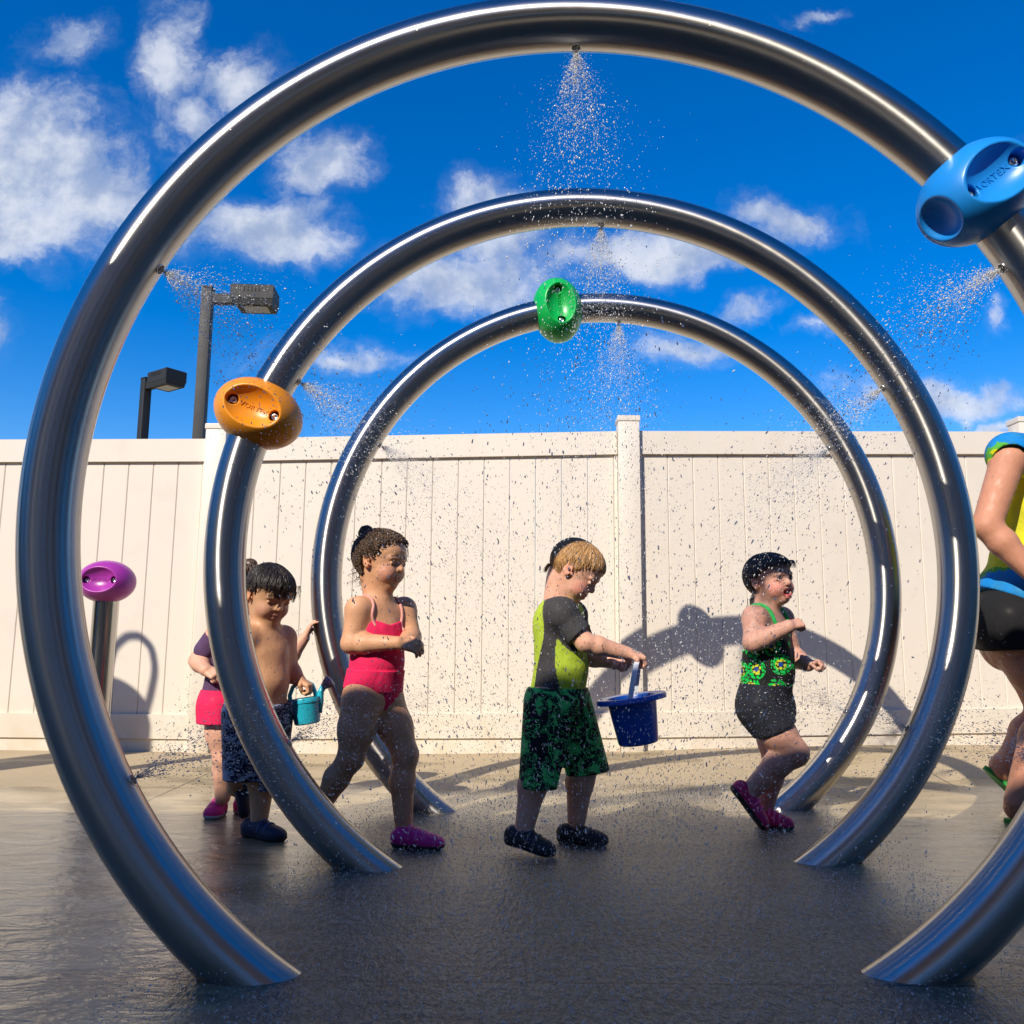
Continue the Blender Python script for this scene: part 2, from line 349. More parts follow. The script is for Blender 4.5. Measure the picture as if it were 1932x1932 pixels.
# ------------------------------------------------------------------ vinyl fence
FENCE = [(-14.3, 5.48), (-11.8, 5.42), (-9.3, 5.36), (-6.8, 5.30), (-4.31, 5.26), (-1.825, 5.22), (0.70, 5.10), (3.21, 5.26), (5.7, 5.4), (8.2, 5.55), (10.7, 5.7)]
def ftop(x): return 1.865 + float(np.interp(x, [-4, -1.8, 0.7, 3.2], [0.0, 0.02, 0.06, 0.115]))
def build_fence():
    root = empty('vinyl_fence', (0.685, 4.93, 0), 'tall cream vinyl privacy fence with square capped posts behind the water hoops', 'fence'); setloc(root)
    for i, (px, py) in enumerate(FENCE):
        zb = float(ground_h(px, py)); zt = ftop(px) + 0.055
        m = MB(); m.box((px, py, (zb - 0.05 + zt) / 2), (0.127, 0.127, zt - zb + 0.05), bev=0.006)
        post = m.build('post', MAT['vinyl'], root, autosmooth=40)
        c = MB(); c.box((px, py, zt + 0.0155), (0.137, 0.137, 0.034), bev=0.005)
        h = 0.018; a = 0.064
        c.add([(px - a, py - a, zt + .033), (px + a, py - a, zt + .033), (px + a, py + a, zt + .033), (px - a, py + a, zt + .033), (px, py, zt + .033 + h)], [(0, 1, 4), (1, 2, 4), (2, 3, 4), (3, 0, 4)])
        c.build('post_cap', MAT['vinyl'], post)
        if i == len(FENCE) - 1: break
        qx, qy = FENCE[i + 1]
        A = np.array([px, py]); B = np.array([qx, qy]); L = np.linalg.norm(B - A); d = (B - A) / L; nrm = np.array([-d[1], d[0]])   # away from the viewer
        M = np.array([[d[0], nrm[0], 0], [d[1], nrm[1], 0], [0, 0, 1]]).astype(float)
        z0 = [float(ground_h(*A)), float(ground_h(*B))]; z1 = [ftop(px), ftop(qx)]
        sl = math.atan2((z1[1] - z1[0]), L)
        g0, g1 = 0.066, L - 0.066
        def strip(s0, s1, off, th, zlo, zhi, mb, ch=0.0):
            """board from s0 to s1 along the panel; zlo/zhi give heights at both ends; ch chamfers the front corners"""
            def pt(s, o, z): q = A + d * s + nrm * o; return (q[0], q[1], z)
            lo = lambda s: zlo[0] + (zlo[1] - zlo[0]) * s / L
            hi = lambda s: zhi[0] + (zhi[1] - zhi[0]) * s / L
            prof = [(s0, off + th), (s0, off + ch), (s0 + ch, off), (s1 - ch, off), (s1, off + ch), (s1, off + th)] if ch else [(s0, off + th), (s0, off), (s1, off), (s1, off + th)]
            n = len(prof)
            mb.add([pt(s, o, lo(s)) for s, o in prof] + [pt(s, o, hi(s)) for s, o in prof],
                   [(j, (j + 1) % n, n + (j + 1) % n, n + j) for j in range(n)] + [tuple(range(n - 1, -1, -1)), tuple(range(n, 2 * n))])
        tr = MB(); strip(g0, g1, -0.026, 0.052, [z - 0.142 for z in z1], z1, tr, 0.004); tr.build('top_rail', MAT['vinyl'], root)
        br = MB(); strip(g0, g1, -0.026, 0.052, [z + 0.075 for z in z0], [z + 0.215 for z in z0], br, 0.004); br.build('bottom_rail', MAT['vinyl'], root)
        kb = MB(); strip(g0, g1, -0.014, 0.03, [z - 0.05 for z in z0], [z + 0.073 for z in z0], kb); kb.build('kick_board', MAT['vinyl'], root)
        bd = MB(); n = 15; w = (g1 - g0 - 0.04) / n
        st = MB(); strip(g0, g0 + 0.02, -0.012, 0.024, [z + 0.215 for z in z0], [z - 0.142 for z in z1], st); st.build('edge_channel', MAT['vinyl'], root)
        st = MB(); strip(g1 - 0.02, g1, -0.012, 0.024, [z + 0.215 for z in z0], [z - 0.142 for z in z1], st); st.build('edge_channel', MAT['vinyl'], root)
        for j in range(n):
            s0 = g0 + 0.02 + j * w
            strip(s0 + 0.0006, s0 + w - 0.0006, -0.006, 0.016, [z + 0.213 for z in z0], [z - 0.140 for z in z1], bd, 0.0045)
        bd.build('panel', MAT['vinyl'], root)
build_fence()

# ------------------------------------------------------------------ lamp posts beyond the fence
def lamp(name, label, x, y, top, yaw, lean=0.0):
    root = empty(name, (x, y, 0), label, 'lamp post', 'parking lot lamp posts beyond the fence'); setloc(root)
    c, s = math.cos(yaw), math.sin(yaw); M = np.array([[c, -s, 0], [s, c, 0], [0, 0, 1.0]]); o = np.array([x, y, 0])
    m = MB(); m.box((x, y, top / 2), (0.13, 0.13, top), M, bev=0.008); m.build('pole', MAT['pole_paint'], root, autosmooth=40)
    cp = MB(); cp.box(o + M @ np.array([0, 0, top + 0.011]), (0.14, 0.14, 0.02), M, bev=0.005); cp.build('pole_cap', MAT['pole_paint'], root)
    a = MB(); a.box(o + M @ np.array([0.1925, 0, top - 0.125]), (0.255, 0.10, 0.12), M, bev=0.006); a.build('arm', MAT['pole_paint'], root)
    h = MB(); zc = top - 0.075
    # head: upper housing with a deeper, slightly smaller skirt below
    prof = [(0.15, 0.16, 0.095), (0.17, 0.18, 0.08), (0.17, 0.18, -0.085), (0.165, 0.175, -0.09), (0.155, 0.16, -0.165)]
    hx0 = 0.32; LX = 0.52; v = []; f = []
    for (a0, b0, z) in prof:
        ex = (0.18 - b0)
        for (sx, sy) in ((0, -1), (1, -1), (1, 1), (0, 1)):
            px = hx0 + (ex + (0.05 if z < -0.15 else 0) if sx == 0 else LX - ex)
            v.append(o + M @ np.array([px, sy * b0, zc + z]))
    n = len(prof)
    for i in range(n - 1):
        for j in range(4): f.append((i * 4 + j, (i + 1) * 4 + j, (i + 1) * 4 + (j + 1) % 4, i * 4 + (j + 1) % 4))
    f += [(0, 1, 2, 3), tuple((n - 1) * 4 + j for j in (3, 2, 1, 0))]
    h.add(v, f); hd = h.build('lamp_head', MAT['pole_paint'], root)
    g = MB(); g.box(o + M @ np.array([hx0 + 0.29, 0, zc - 0.169]), (0.30, 0.22, 0.007), M); g.build('lens', MAT['lens'], hd)
    for q in range(6):
        fl = MB(); fl.box(o + M @ np.array([hx0 + 0.12 + q * 0.045, -0.183, zc + 0.03]), (0.012, 0.008, 0.06), M); fl.build('cooling_fin', MAT['pole_paint'], hd)
y1 = 10.2; b1 = P(384, 690, y1); t1 = P(399, 546, y1)
lamp('lamp_post', 'taller dark lamp post with its box head pointing sideways over the fence post', b1[0], y1, t1[2], 0.06)
y2 = 13.6; b2 = P(272, 780, y2); t2 = P(280, 716, y2)
lamp('lamp_post', 'shorter looking dark lamp post with its box head turned towards the viewer', b2[0], y2, t2[2], -0.62)

# ------------------------------------------------------------------ behind the viewer: unseen canopy, added to throw the near shade
def build_shade_caster():
    ye, yb = -0.8, -7.5; ze = 0.70 + math.tan(SUN_EL) / math.cos(SUN_AZ) * (2.69 - ye); x0, x1 = -9.0, 8.0
    root = empty('added_shade_canopy', ((x0 + x1) / 2, (ye + yb) / 2, 0), 'added unseen tan canopy on slim posts, throwing shade from behind the viewer', 'canopy'); setloc(root)
    n = 60; v = []; f = []
    for i in range(n + 1):
        x = x0 + (x1 - x0) * i / n; sag = 0.035 * abs(math.sin(PI * i / 10))
        prof = [(ye, ze - 0.16 + 0.3 * sag), (ye, ze), (ye - 0.5, ze + 0.06 - sag), (yb + 0.5, ze + 0.06 - sag), (yb, ze), (yb, ze - 0.16 + 0.3 * sag), (yb + 0.02, ze - 0.16 + 0.3 * sag), (yb + 0.02, ze - 0.03), (yb + 0.5, ze + 0.035 - sag), (ye - 0.5, ze + 0.035 - sag), (ye - 0.02, ze - 0.03), (ye - 0.02, ze - 0.16 + 0.3 * sag)]
        v += [(x, y, z) for y, z in prof]
    m = 12
    f = [(i * m + q, i * m + (q + 1) % m, (i + 1) * m + (q + 1) % m, (i + 1) * m + q) for i in range(n) for q in range(m)] + [tuple(range(m)), tuple(n * m + q for q in range(m - 1, -1, -1))]
    c = MB(); c.add(v, f); c.build('canopy_cloth', MAT['canopy_cloth'], root)
    for x in np.linspace(x0 + 0.15, x1 - 0.15, 6):
        for y in (ye - 0.15, yb + 0.15):
            p = MB(); p.lathe([(0.04, -0.02), (0.04, ze - 0.01)], 20, None, (x, y, 0)); p.build('post', MAT['brushed_steel'], root, autosmooth=40)
build_shade_caster()
def build_added_trees():  # unseen trees, added to darken the reflections in the hoops
    rg = np.random.default_rng(5); v = []; f = []; n, m = 260, 22
    for i in range(n + 1):
        a = math.radians(168 + 204 * i / n)
        for q in range(m):
            t = q / (m - 1); h = (7.0 + 1.6 * math.sin(i * 0.21) + 1.0 * math.sin(i * 0.53 + 1) + rg.normal(0, 0.35)) * t
            r = 27 + 2.2 * (t - 0.35) ** 2 * 4 - 1.2 * math.sin(i * 0.37 + q * 0.6) * (0.3 + t) + rg.normal(0, 0.35)
            v.append((r * math.cos(a), r * math.sin(a), h - 0.05))
    f = [(i * m + q, i * m + q + 1, (i + 1) * m + q + 1, (i + 1) * m + q) for i in range(n) for q in range(m - 1)]
    me = bpy.data.meshes.new('added_dark_treeline'); me.from_pydata(v, [], f); o = link('added_dark_treeline', me, MAT['foliage'], None, False)
    tag(o, 'added unseen dark green wood behind the viewer, darkening the steel reflections', 'trees', None, 'stuff')
build_added_trees()
def build_added_house():  # unseen house, added to give the steel a dark horizon to reflect
    Y = -15.0
    root = empty('added_dark_house', (-1, Y, 0), 'added unseen brown brick house behind the viewer, a dark horizon for reflections', 'building'); setloc(root)
    w = MB(); w.box((-1.5, Y - 3, 1.9), (34, 6.0, 3.8)); w.build('wall', MAT['brick_wall'], root)
    r = MB(); r.box((-1.5, Y - 3, 3.93), (35, 7.0, 0.24), bev=0.02); r.build('roof', MAT['roof_metal'], root)
    for x in (-14, -10.5, -7, 3, 6.5, 10):
        fr = MB()
        fr.add([(x + a * .75, Y + 0.05, 1.8 + b * .8) for a, b in ((-1, -1), (1, -1), (1, 1), (-1, 1))] + [(x + a * .65, Y + 0.05, 1.8 + b * .7) for a, b in ((-1, -1), (1, -1), (1, 1), (-1, 1))] + [(x + a * .75, Y - .01, 1.8 + b * .8) for a, b in ((-1, -1), (1, -1), (1, 1), (-1, 1))] + [(x + a * .65, Y - .01, 1.8 + b * .7) for a, b in ((-1, -1), (1, -1), (1, 1), (-1, 1))],
               [(q, (q + 1) % 4, 4 + (q + 1) % 4, 4 + q) for q in range(4)] + [(q, 8 + q, 8 + (q + 1) % 4, (q + 1) % 4) for q in range(4)] + [(4 + q, 4 + (q + 1) % 4, 12 + (q + 1) % 4, 12 + q) for q in range(4)])
        f = fr.build('window', MAT['trim_paint'], root); g = MB(); g.box((x, Y + 0.012, 1.8), (1.3, .02, 1.4)); g.build('pane', MAT['window_glass'], f)
    d = MB(); d.box((-.6, Y + 0.035, 1.05), (1.0, .06, 2.1)); dd = d.build('door', MAT['trim_paint'], root)
    h = MB(); h.box((-.22, Y + 0.08, 1.0), (.03, .03, .16)); h.build('handle', MAT['steel_bolt'], dd)
build_added_house()

# ------------------------------------------------------------------ signed-distance modelling (pods, people, clothes)
class Field:
    def __init__(s, lo, hi, vox):
        s.lo = np.array(lo, float); s.vox = vox
        s.n = np.ceil((np.array(hi) - s.lo) / vox).astype(int) + 1
        s.ax = [(s.lo[i] + vox * np.arange(s.n[i])).astype(np.float32) for i in range(3)]
        s.D = np.full(s.n, 0.2, np.float32)
    def grid(s, lo, hi):
        a = np.maximum(np.floor((np.array(lo) - s.lo) / s.vox).astype(int), 0); b = np.minimum(np.ceil((np.array(hi) - s.lo) / s.vox).astype(int) + 1, s.n)
        if np.any(b <= a): return None
        sl = tuple(slice(a[i], b[i]) for i in range(3))
        X = s.ax[0][sl[0]][:, None, None]; Y = s.ax[1][sl[1]][None, :, None]; Z = s.ax[2][sl[2]][None, None, :]
        return sl, X, Y, Z
    def add(s, pr, k=0.0, off=0.0):
        g = s.grid(pr.lo - 0.03 - k - off, pr.hi + 0.03 + k + off)
        if g is None: return
        sl, X, Y, Z = g; d = pr.f(X, Y, Z) - off; s.D[sl] = smin(s.D[sl], d, k)
    def sub(s, pr, k=0.0):
        g = s.grid(pr.lo - 0.03 - k, pr.hi + 0.03 + k)
        if g is None: return
        sl, X, Y, Z = g; d = pr.f(X, Y, Z); s.D[sl] = -smin(-s.D[sl], d, k)
    def clip(s, fn):
        s.D = np.maximum(s.D, fn(s.ax[0][:, None, None], s.ax[1][None, :, None], s.ax[2][None, None, :]).astype(np.float32))
    def mesh(s):
        D = s.D; ins = D < 0
        # cells crossed by the surface
        c = np.zeros(tuple(s.n - 1), np.uint8)
        for dx in (0, 1):
            for dy in (0, 1):
                for dz in (0, 1): c += ins[dx:s.n[0] - 1 + dx, dy:s.n[1] - 1 + dy, dz:s.n[2] - 1 + dz]
        act = np.argwhere((c > 0) & (c < 8)); idx = -np.ones(c.shape, np.int64); idx[tuple(act.T)] = np.arange(len(act))
        acc = np.zeros((len(act), 3)); cnt = np.zeros(len(act))
        corners = [(a, b, e) for a in (0, 1) for b in (0, 1) for e in (0, 1)]
        for i, p in enumerate(corners):
            for q in corners[i + 1:]:
                if sum(abs(p[t] - q[t]) for t in range(3)) != 1: continue
                d0 = D[tuple((act + p).T)].astype(float); d1 = D[tuple((act + q).T)].astype(float)
                m = (d0 < 0) != (d1 < 0); t = np.where(m, d0 / np.where(m, d0 - d1, 1), 0)
                pt = np.array(p) + t[:, None] * (np.array(q) - np.array(p)); acc[m] += pt[m]; cnt[m] += 1
        V = s.lo + s.vox * (act + acc / cnt[:, None])
        F = []
        for a in range(3):
            b, e = (a + 1) % 3, (a + 2) % 3
            sh = [slice(None)] * 3
            n = s.n; i0 = [slice(0, n[t] - 1) if t == a else slice(1, n[t] - 1) for t in range(3)]
            i1 = list(i0); i1[a] = slice(1, n[a])
            A = ins[tuple(i0)]; B = ins[tuple(i1)]
            for flip in (0, 1):
                ed = np.argwhere((A & ~B) if not flip else (~A & B))
                if not len(ed): continue
                base = ed.copy(); base[:, b] += 1; base[:, e] += 1
                def cell(db, de): q = base.copy(); q[:, b] += db; q[:, e] += de; return idx[tuple(q.T)]
                quad = np.stack([cell(-1, -1), cell(0, -1), cell(0, 0), cell(-1, 0)], 1)
                F.append(quad[:, ::-1] if flip else quad)
        return V, np.concatenate(F)
def smin(a, b, k):
    if k <= 1e-6: return np.minimum(a, b)
    h = np.clip(0.5 + 0.5 * (b - a) / k, 0, 1); return b + (a - b) * h - k * h * (1 - h)
class Prim:
    def __init__(s, lo, hi, f): s.lo = np.array(lo, float); s.hi = np.array(hi, float); s.f = f
def cone(a, b, r1, r2=None):
    r2 = r1 if r2 is None else r2; a = np.array(a, float); b = np.array(b, float); ba = b - a; L2 = float(ba @ ba) + 1e-12
    R = max(r1, r2)
    def f(X, Y, Z):
        x, y, z = X - a[0], Y - a[1], Z - a[2]
        t = np.clip((x * ba[0] + y * ba[1] + z * ba[2]) / L2, 0, 1)
        return np.sqrt((x - t * ba[0]) ** 2 + (y - t * ba[1]) ** 2 + (z - t * ba[2]) ** 2) - (r1 + (r2 - r1) * t)
    return Prim(np.minimum(a, b) - R, np.maximum(a, b) + R, f)
def ell(c, r, M=None):
    c = np.array(c, float); r = np.array(r, float); M = np.eye(3) if M is None else np.array(M)   # columns of M: the axes
    ext = np.sqrt(((M * r) ** 2).sum(1))
    def f(X, Y, Z):
        x, y, z = X - c[0], Y - c[1], Z - c[2]
        q = [x * M[0, i] + y * M[1, i] + z * M[2, i] for i in range(3)]
        k0 = np.sqrt(sum((q[i] / r[i]) ** 2 for i in range(3))); k1 = np.sqrt(sum((q[i] / r[i] ** 2) ** 2 for i in range(3))) + 1e-9
        return k0 * (k0 - 1) / k1
    return Prim(c - ext, c + ext, f)
def np_mesh(name, V, F, mat, parent=None, cols=None):
    me = bpy.data.meshes.new(name); me.vertices.add(len(V)); me.vertices.foreach_set('co', np.asarray(V, np.float32).ravel())
    me.loops.add(F.size); me.loops.foreach_set('vertex_index', F.astype(np.int32).ravel())
    me.polygons.add(len(F)); me.polygons.foreach_set('loop_start', np.arange(0, F.size, F.shape[1], dtype=np.int32))
    me.update(calc_edges=True); me.validate()
    if cols is not None:
        a = me.color_attributes.new('Col', 'FLOAT_COLOR', 'POINT')
        a.data.foreach_set('color', np.concatenate([cols, np.ones((len(V), 1))], 1).astype(np.float32).ravel())
    return link(name, me, mat, parent, True)

# ------------------------------------------------------------------ the three water hoops
RING_R, TUBE_R = 1.187, 0.0628
RINGS = [(1.8763, 0.0233, 0.179, 0.9617), (2.7225, 0.0781, 0.295, 0.9444), (3.5665, 0.0840, 0.428, 0.9292)]   # depth, slant, centre x, centre z
NOZZLES = []
FOOT = [[0.0, 0.0], [0.0, 0.0], [0.0, 0.0]]
def ring_frame(i):
    y0, a, cx, cz = RINGS[i]; e = np.array([1, a, 0]) / math.hypot(1, a)
    c = np.array([cx, y0 + a * cx, cz]); return c, e
def ring_pt(i, ang, r=RING_R):
    c, e = ring_frame(i); q = c + r * (math.cos(ang) * e + math.sin(ang) * np.array([0, 0, 1.0]))
    # the legs straighten slightly towards the ground
    sd = 0 if math.cos(ang) < 0 else 1; a0 = math.asin(-c[2] / RING_R); t = (-0.10 - (ang if sd else PI - ang)) / (-0.10 - a0)
    return q + e * (FOOT[i][sd] * max(t, 0.0) ** 2) if t > 0 else q
def pod_mesh(root, color, C, Ld, Nd, S=1.055, tube_dir=None, tube_len=None):
    """rounded clamp-on pod: C centre, Ld long axis, Nd the face towards the path"""
    Ld = np.array(Ld, float); Ld /= np.linalg.norm(Ld); Nd = np.array(Nd, float); Nd -= Ld * (Nd @ Ld); Nd /= np.linalg.norm(Nd)
    Td = np.cross(Nd, Ld); M = np.stack([Ld, Td, Nd], 1)
    A, B, Cz = 0.131, 0.098, 0.112
    F = Field((-0.16, -0.125, -0.14), (0.16, 0.125, 0.15), 0.0024)
    F.add(ell((0, 0, 0), (A, B, Cz)))
    F.add(ell((0, 0, 0.02), (A * 0.93, B * 0.95, Cz * 0.92)), 0.03)
    dish = ell((0, 0, 0.145), (0.102, 0.068, 0.078)); F.sub(dish, 0.006)
    for sx in (-1, 1): F.sub(cone((sx * 0.066, 0, 0.03), (sx * 0.066, 0, 0.2), 0.0165), 0.003)
    if color == 'pod_blue': F.sub(ell((-0.143, 0, 0.030), (0.05, 0.060, 0.060)), 0.006)
    # seam between the front and back shells
    x, y, z = F.ax[0][:, None, None], F.ax[1][None, :, None], F.ax[2][None, None, :]
    groove = np.maximum(np.abs(z + 0.035) - 0.0022, -(F.D + 0.004)); F.D = np.maximum(F.D, -groove)
    V, Q = F.mesh()
    tw = lambda p: np.asarray(p) @ (M * S).T + C
    knob = np_mesh('knob', tw(V), Q, MAT[color], root)
    for sx in (-1, 1):
        hz = 0.060
        b = MB(); b.lathe([(0, hz + 0.0085), (0.0045, hz + 0.0085), (0.0050, hz + 0.012), (0.0105, hz + 0.011), (0.0125, hz + 0.006), (0.0125, hz - 0.012)], 20, M * S, tw((sx * 0.066, 0, 0)))
        b.build('bolt', MAT['steel_bolt'], knob, smooth=True)
        w = MB(); w.lathe([(0.0129, hz - 0.02), (0.0158, hz - 0.02), (0.0158, hz - 0.002), (0.0129, hz - 0.002), (0.0129, hz - 0.02)], 20, M * S, tw((sx * 0.066, 0, 0)))
        w.build('bolt_recess_shade', MAT['hole_shade_black'], knob)  # black ring put in for the shade round the bolt
    # cast lettering across the dish
    fc = bpy.data.curves.new('lettering', 'FONT'); fc.body = 'VORTEX'; fc.size = 0.0215; fc.align_x = 'CENTER'; fc.align_y = 'CENTER'; fc.extrude = 0.0016; fc.space_character = 1.12; fc.resolution_u = 2
    to = bpy.data.objects.new('lettering_source', fc); COL.objects.link(to); bpy.context.view_layer.update()
    me = bpy.data.meshes.new_from_object(to.evaluated_get(bpy.context.evaluated_depsgraph_get())); bpy.data.objects.remove(to)
    n = len(me.vertices); co = np.zeros(n * 3, np.float32); me.vertices.foreach_get('co', co); co = co.reshape(-1, 3).astype(float)
    fl = 0.145 - 0.078 * np.sqrt(np.clip(1 - (co[:, 0] / 0.102) ** 2 - (co[:, 1] / 0.068) ** 2, 0, 1))
    co[:, 2] += fl + 0.0002
    me.vertices.foreach_set('co', tw(co).astype(np.float32).ravel()); me.update()
    link('lettering', me, MAT[color + '_lettering'], knob)
    return knob
def build_ring(i, label, pod):
    c, e = ring_frame(i); up = np.array([0, 0, 1.0]); Nn = np.array([e[1], -e[0], 0])
    base = ring_pt(i, math.asin(-c[2] / RING_R)); root = empty('water_hoop', ((c[0]), c[1], 0), label, 'spray hoop', 'stainless steel water hoops'); setloc(root)
    a0 = math.asin(-(c[2] + 0.09) / RING_R); a1 = PI - a0
    angs = np.linspace(a0, a1, 220)
    m = MB(); m.tube([ring_pt(i, a) for a in angs], TUBE_R, 48, True, up=tuple(Nn)); hoop = m.build('pipe', MAT['brushed_hoop_steel'], root, smooth=True)
    # nozzles round the inside of the hoop
    for deg in (90, 150, 210, 30, -30):
        a = math.radians(deg) + (0.02 if deg != 90 else 0.03 * (1 - i))
        p = ring_pt(i, a, RING_R - TUBE_R); inn = c - ring_pt(i, a); inn /= np.linalg.norm(inn)
        t = np.cross(inn, Nn); MM = np.stack([t, np.cross(inn, t), inn], 1)
        nb = MB(); nb.lathe([(0.0105, -0.014), (0.0105, -0.001), (0.0115, 0.0008), (0.0128, 0.001), (0.0135, 0.0003), (0.0135, -0.006)], 20, MM, p); nz = nb.build('nozzle', MAT['steel_bolt'], root, smooth=True)
        hb = MB(); hb.lathe([(0, 0.0006), (0.0108, 0.0006), (0.0108, -0.008)], 20, MM, p); hb.build('nozzle_hole_shade', MAT['hole_shade_black'], nz)  # black disc standing for the shade in the bore
        NOZZLES.append((i, deg, p + inn * 0.006, inn))
    if pod:
        col, u, v, ang = pod
        # the point of the hoop's centre line nearest to the pod
        y0, sl = RINGS[i][:2]; best = min(np.linspace(0, PI * 1.2, 2000), key=lambda a: np.hypot(*(proj(ring_pt(i, a)) - np.array([u, v]))))
        C = ring_pt(i, best); a = math.radians(ang); Ld = math.cos(a) * e + math.sin(a) * up
        pod_mesh(root, col, C, Ld, Nn)
def proj(Q):
    d = _R.T @ (np.asarray(Q) - np.array([0, 0, CAM_H])); return np.array([966 - FOC * d[0] / d[2], 966 + FOC * d[1] / d[2]])
for _i, (_l, _r) in enumerate(((457, 1750), (689, 1573), (815, 1492))):
    for _s, _u in ((0, _l), (1, _r)):
        _c, _e = ring_frame(_i); _a = math.asin(-_c[2] / RING_R); _q = ring_pt(_i, _a if _s else PI - _a) + 0.5 * TUBE_R * np.array([_e[1], -_e[0], 0])
        FOOT[_i][_s] = float((_u - proj(_q)[0]) * _q[1] / FOC)
build_ring(0, 'largest and nearest steel water hoop, with the blue pod high on its side', ('pod_blue', 1856, 350, 38))
build_ring(1, 'middle steel water hoop, with the orange pod clamped on its side', ('pod_orange', 492, 783, -22))
build_ring(2, 'smallest looking steel water hoop, with the green pod near its top', ('pod_green', 1052, 590, -83))

# short bollard with the purple pod
def build_post():
    y = 4.4; t = P(203, 1098, y); root = empty('spray_post', (t[0], y, 0), 'short steel spray post topped by a purple pod, before the fence', 'spray post'); setloc(root)
    m = MB(); m.lathe([(0.058, -0.02), (0.058, t[2] - 0.03)], 40, None, (t[0], y, 0)); m.build('pole', MAT['brushed_steel'], root, autosmooth=40)
    fl = MB(); fl.lathe([(0.059, 0.001), (0.10, 0.001), (0.10, 0.012), (0.062, 0.018), (0.059, 0.018)], 40, None, (t[0], y, 0)); fl.build('base_flange', MAT['brushed_steel'], root, autosmooth=40)
    pod_mesh(root, 'pod_purple', np.array([t[0], y, t[2]]), (1, 0, 0), (0.25, -1, 0.06))
build_post()
# a crook-necked spout standing outside the picture; only its shadow on the fence is seen
def build_spout():
    S = np.array(sun_dir); 
    def back(u, v, dy):
        q = P(u, v, 5.24); return q - S * (dy / S[1])
    x0 = None
    pts = [back(*uv, 2.05) for uv in ((262, 1420), (272, 1380), (290, 1320), (300, 1270), (293, 1228), (270, 1205), (245, 1205), (222, 1225), (210, 1262))]
    b = pts[-1]; root = empty('water_spout', (b[0], b[1], 0), 'crook-necked grey water spout standing beyond the edge of the picture', 'water spout'); setloc(root)
    path = pts + [np.array([b[0] - 0.02, b[1], b[2] - 0.3]), np.array([b[0] - 0.03, b[1], -0.02])]
    # smooth the path
    pp = np.array(path); tt = np.linspace(0, len(pp) - 1, 60); sm = np.stack([np.interp(tt, range(len(pp)), pp[:, j]) for j in range(3)], 1)
    for _ in range(3): sm[1:-1] = (sm[:-2] + 2 * sm[1:-1] + sm[2:]) / 4
    m = MB(); m.tube(sm, 0.020, 16); m.build('pipe', MAT['brushed_steel'], root, smooth=True)
    h = MB(); h.lathe([(0.03, -0.06), (0.05, -0.05), (0.05, 0.05), (0.022, 0.07)], 24, None, pts[0]); h.build('nozzle', MAT['pole_paint'], root, smooth=True)
    d = MB(); q = np.array([b[0] + 0.07, b[1], 0]); zt = back(225, 1315, 2.05)[2]
    d.lathe([(0.20, 0.0), (0.20, zt - 0.12), (0.17, zt - 0.04), (0.10, zt - 0.01), (0, zt)], 32, None, q); d.build('drum', MAT['pod_blue'], root, smooth=True)
build_spout()
# ------------------------------------------------------------------ people
def skin(name, col):
    m, k, b = mat(name)
    tc = k.new('ShaderNodeTexCoord').outputs['Object']
    at = k.new('ShaderNodeAttribute', attribute_name='Col').outputs['Color']
    n = k.noise(tc, 22.0, 5, 0.6); n2 = k.noise(tc, 260.0, 2, 0.5)
    k.set(b.inputs['Base Color'], k.mix(1.0, at, k.mix(k.math('ADD', k.math('MULTIPLY', n, 0.65), k.math('MULTIPLY', k.noise(tc, 75.0, 4, 0.65), 0.35)), (0.76, 0.68, 0.66, 1), (1.20, 1.22, 1.22, 1)), 'MULTIPLY'))
    b.inputs['Subsurface Weight'].default_value = 0.12; b.inputs['Subsurface Radius'].default_value = (0.010, 0.004, 0.0025); b.inputs['Subsurface Scale'].default_value = 0.6
    wetf = k.step(k.noise(tc, 30.0, 4, 0.6), 0.42, 0.62)
    k.set(b.inputs['Roughness'], k.math('SUBTRACT', 0.62, k.math('MULTIPLY', wetf, 0.18)))
    k.set(b.inputs['Coat Weight'], k.math('MULTIPLY', wetf, 0.30)); b.inputs['Specular IOR Level'].default_value = 0.35; b.inputs['Coat Roughness'].default_value = 0.15; b.inputs['Coat IOR'].default_value = 1.33
    bead = k.math('SUBTRACT', 1.0, k.step(k.voro(tc, 130.0), 0.0, 0.3))
    k.set(b.inputs['Coat Normal'], k.bump(k.math('ADD', bead, k.math('MULTIPLY', k.noise(tc, 190.0, 3, 0.6), 1.2)), 0.9, 0.003))
    k.set(b.inputs['Normal'], k.bump(k.math('ADD', n2, k.math('MULTIPLY', k.noise(tc, 40.0, 3, .6), 2.0)), 0.28, 0.003))
    return m
skin('skin', None)
def cloth(name, rough=0.88, colfn=None, wet=0.06):
    m, k, b = mat(name)
    tc = k.new('ShaderNodeTexCoord').outputs['Object']
    base = k.new('ShaderNodeAttribute', attribute_name='Col').outputs['Color'] if colfn is None else colfn(k, tc)
    n = k.noise(tc, 35.0, 5, 0.6)
    k.set(b.inputs['Base Color'], k.mix(1.0, base, k.mix(n, (0.80, 0.80, 0.80, 1), (1.12, 1.12, 1.12, 1)), 'MULTIPLY'))
    b.inputs['Roughness'].default_value = rough; b.inputs['Specular IOR Level'].default_value = 0.25; b.inputs['Coat Weight'].default_value = wet; b.inputs['Coat Roughness'].default_value = 0.3; b.inputs['Coat IOR'].default_value = 1.33
    fold = k.noise(k.vmath('MULTIPLY', tc, (1, 1, 0.6)), 16.0, 4, 0.6, 0.6); weave = k.noise(tc, 480.0, 2, 0.5)
    k.set(b.inputs['Normal'], k.bump(k.math('ADD', k.math('MULTIPLY', fold, 1.0), k.math('MULTIPLY', weave, 0.08)), 0.6, 0.014))
    return m
cloth('dyed_cloth')
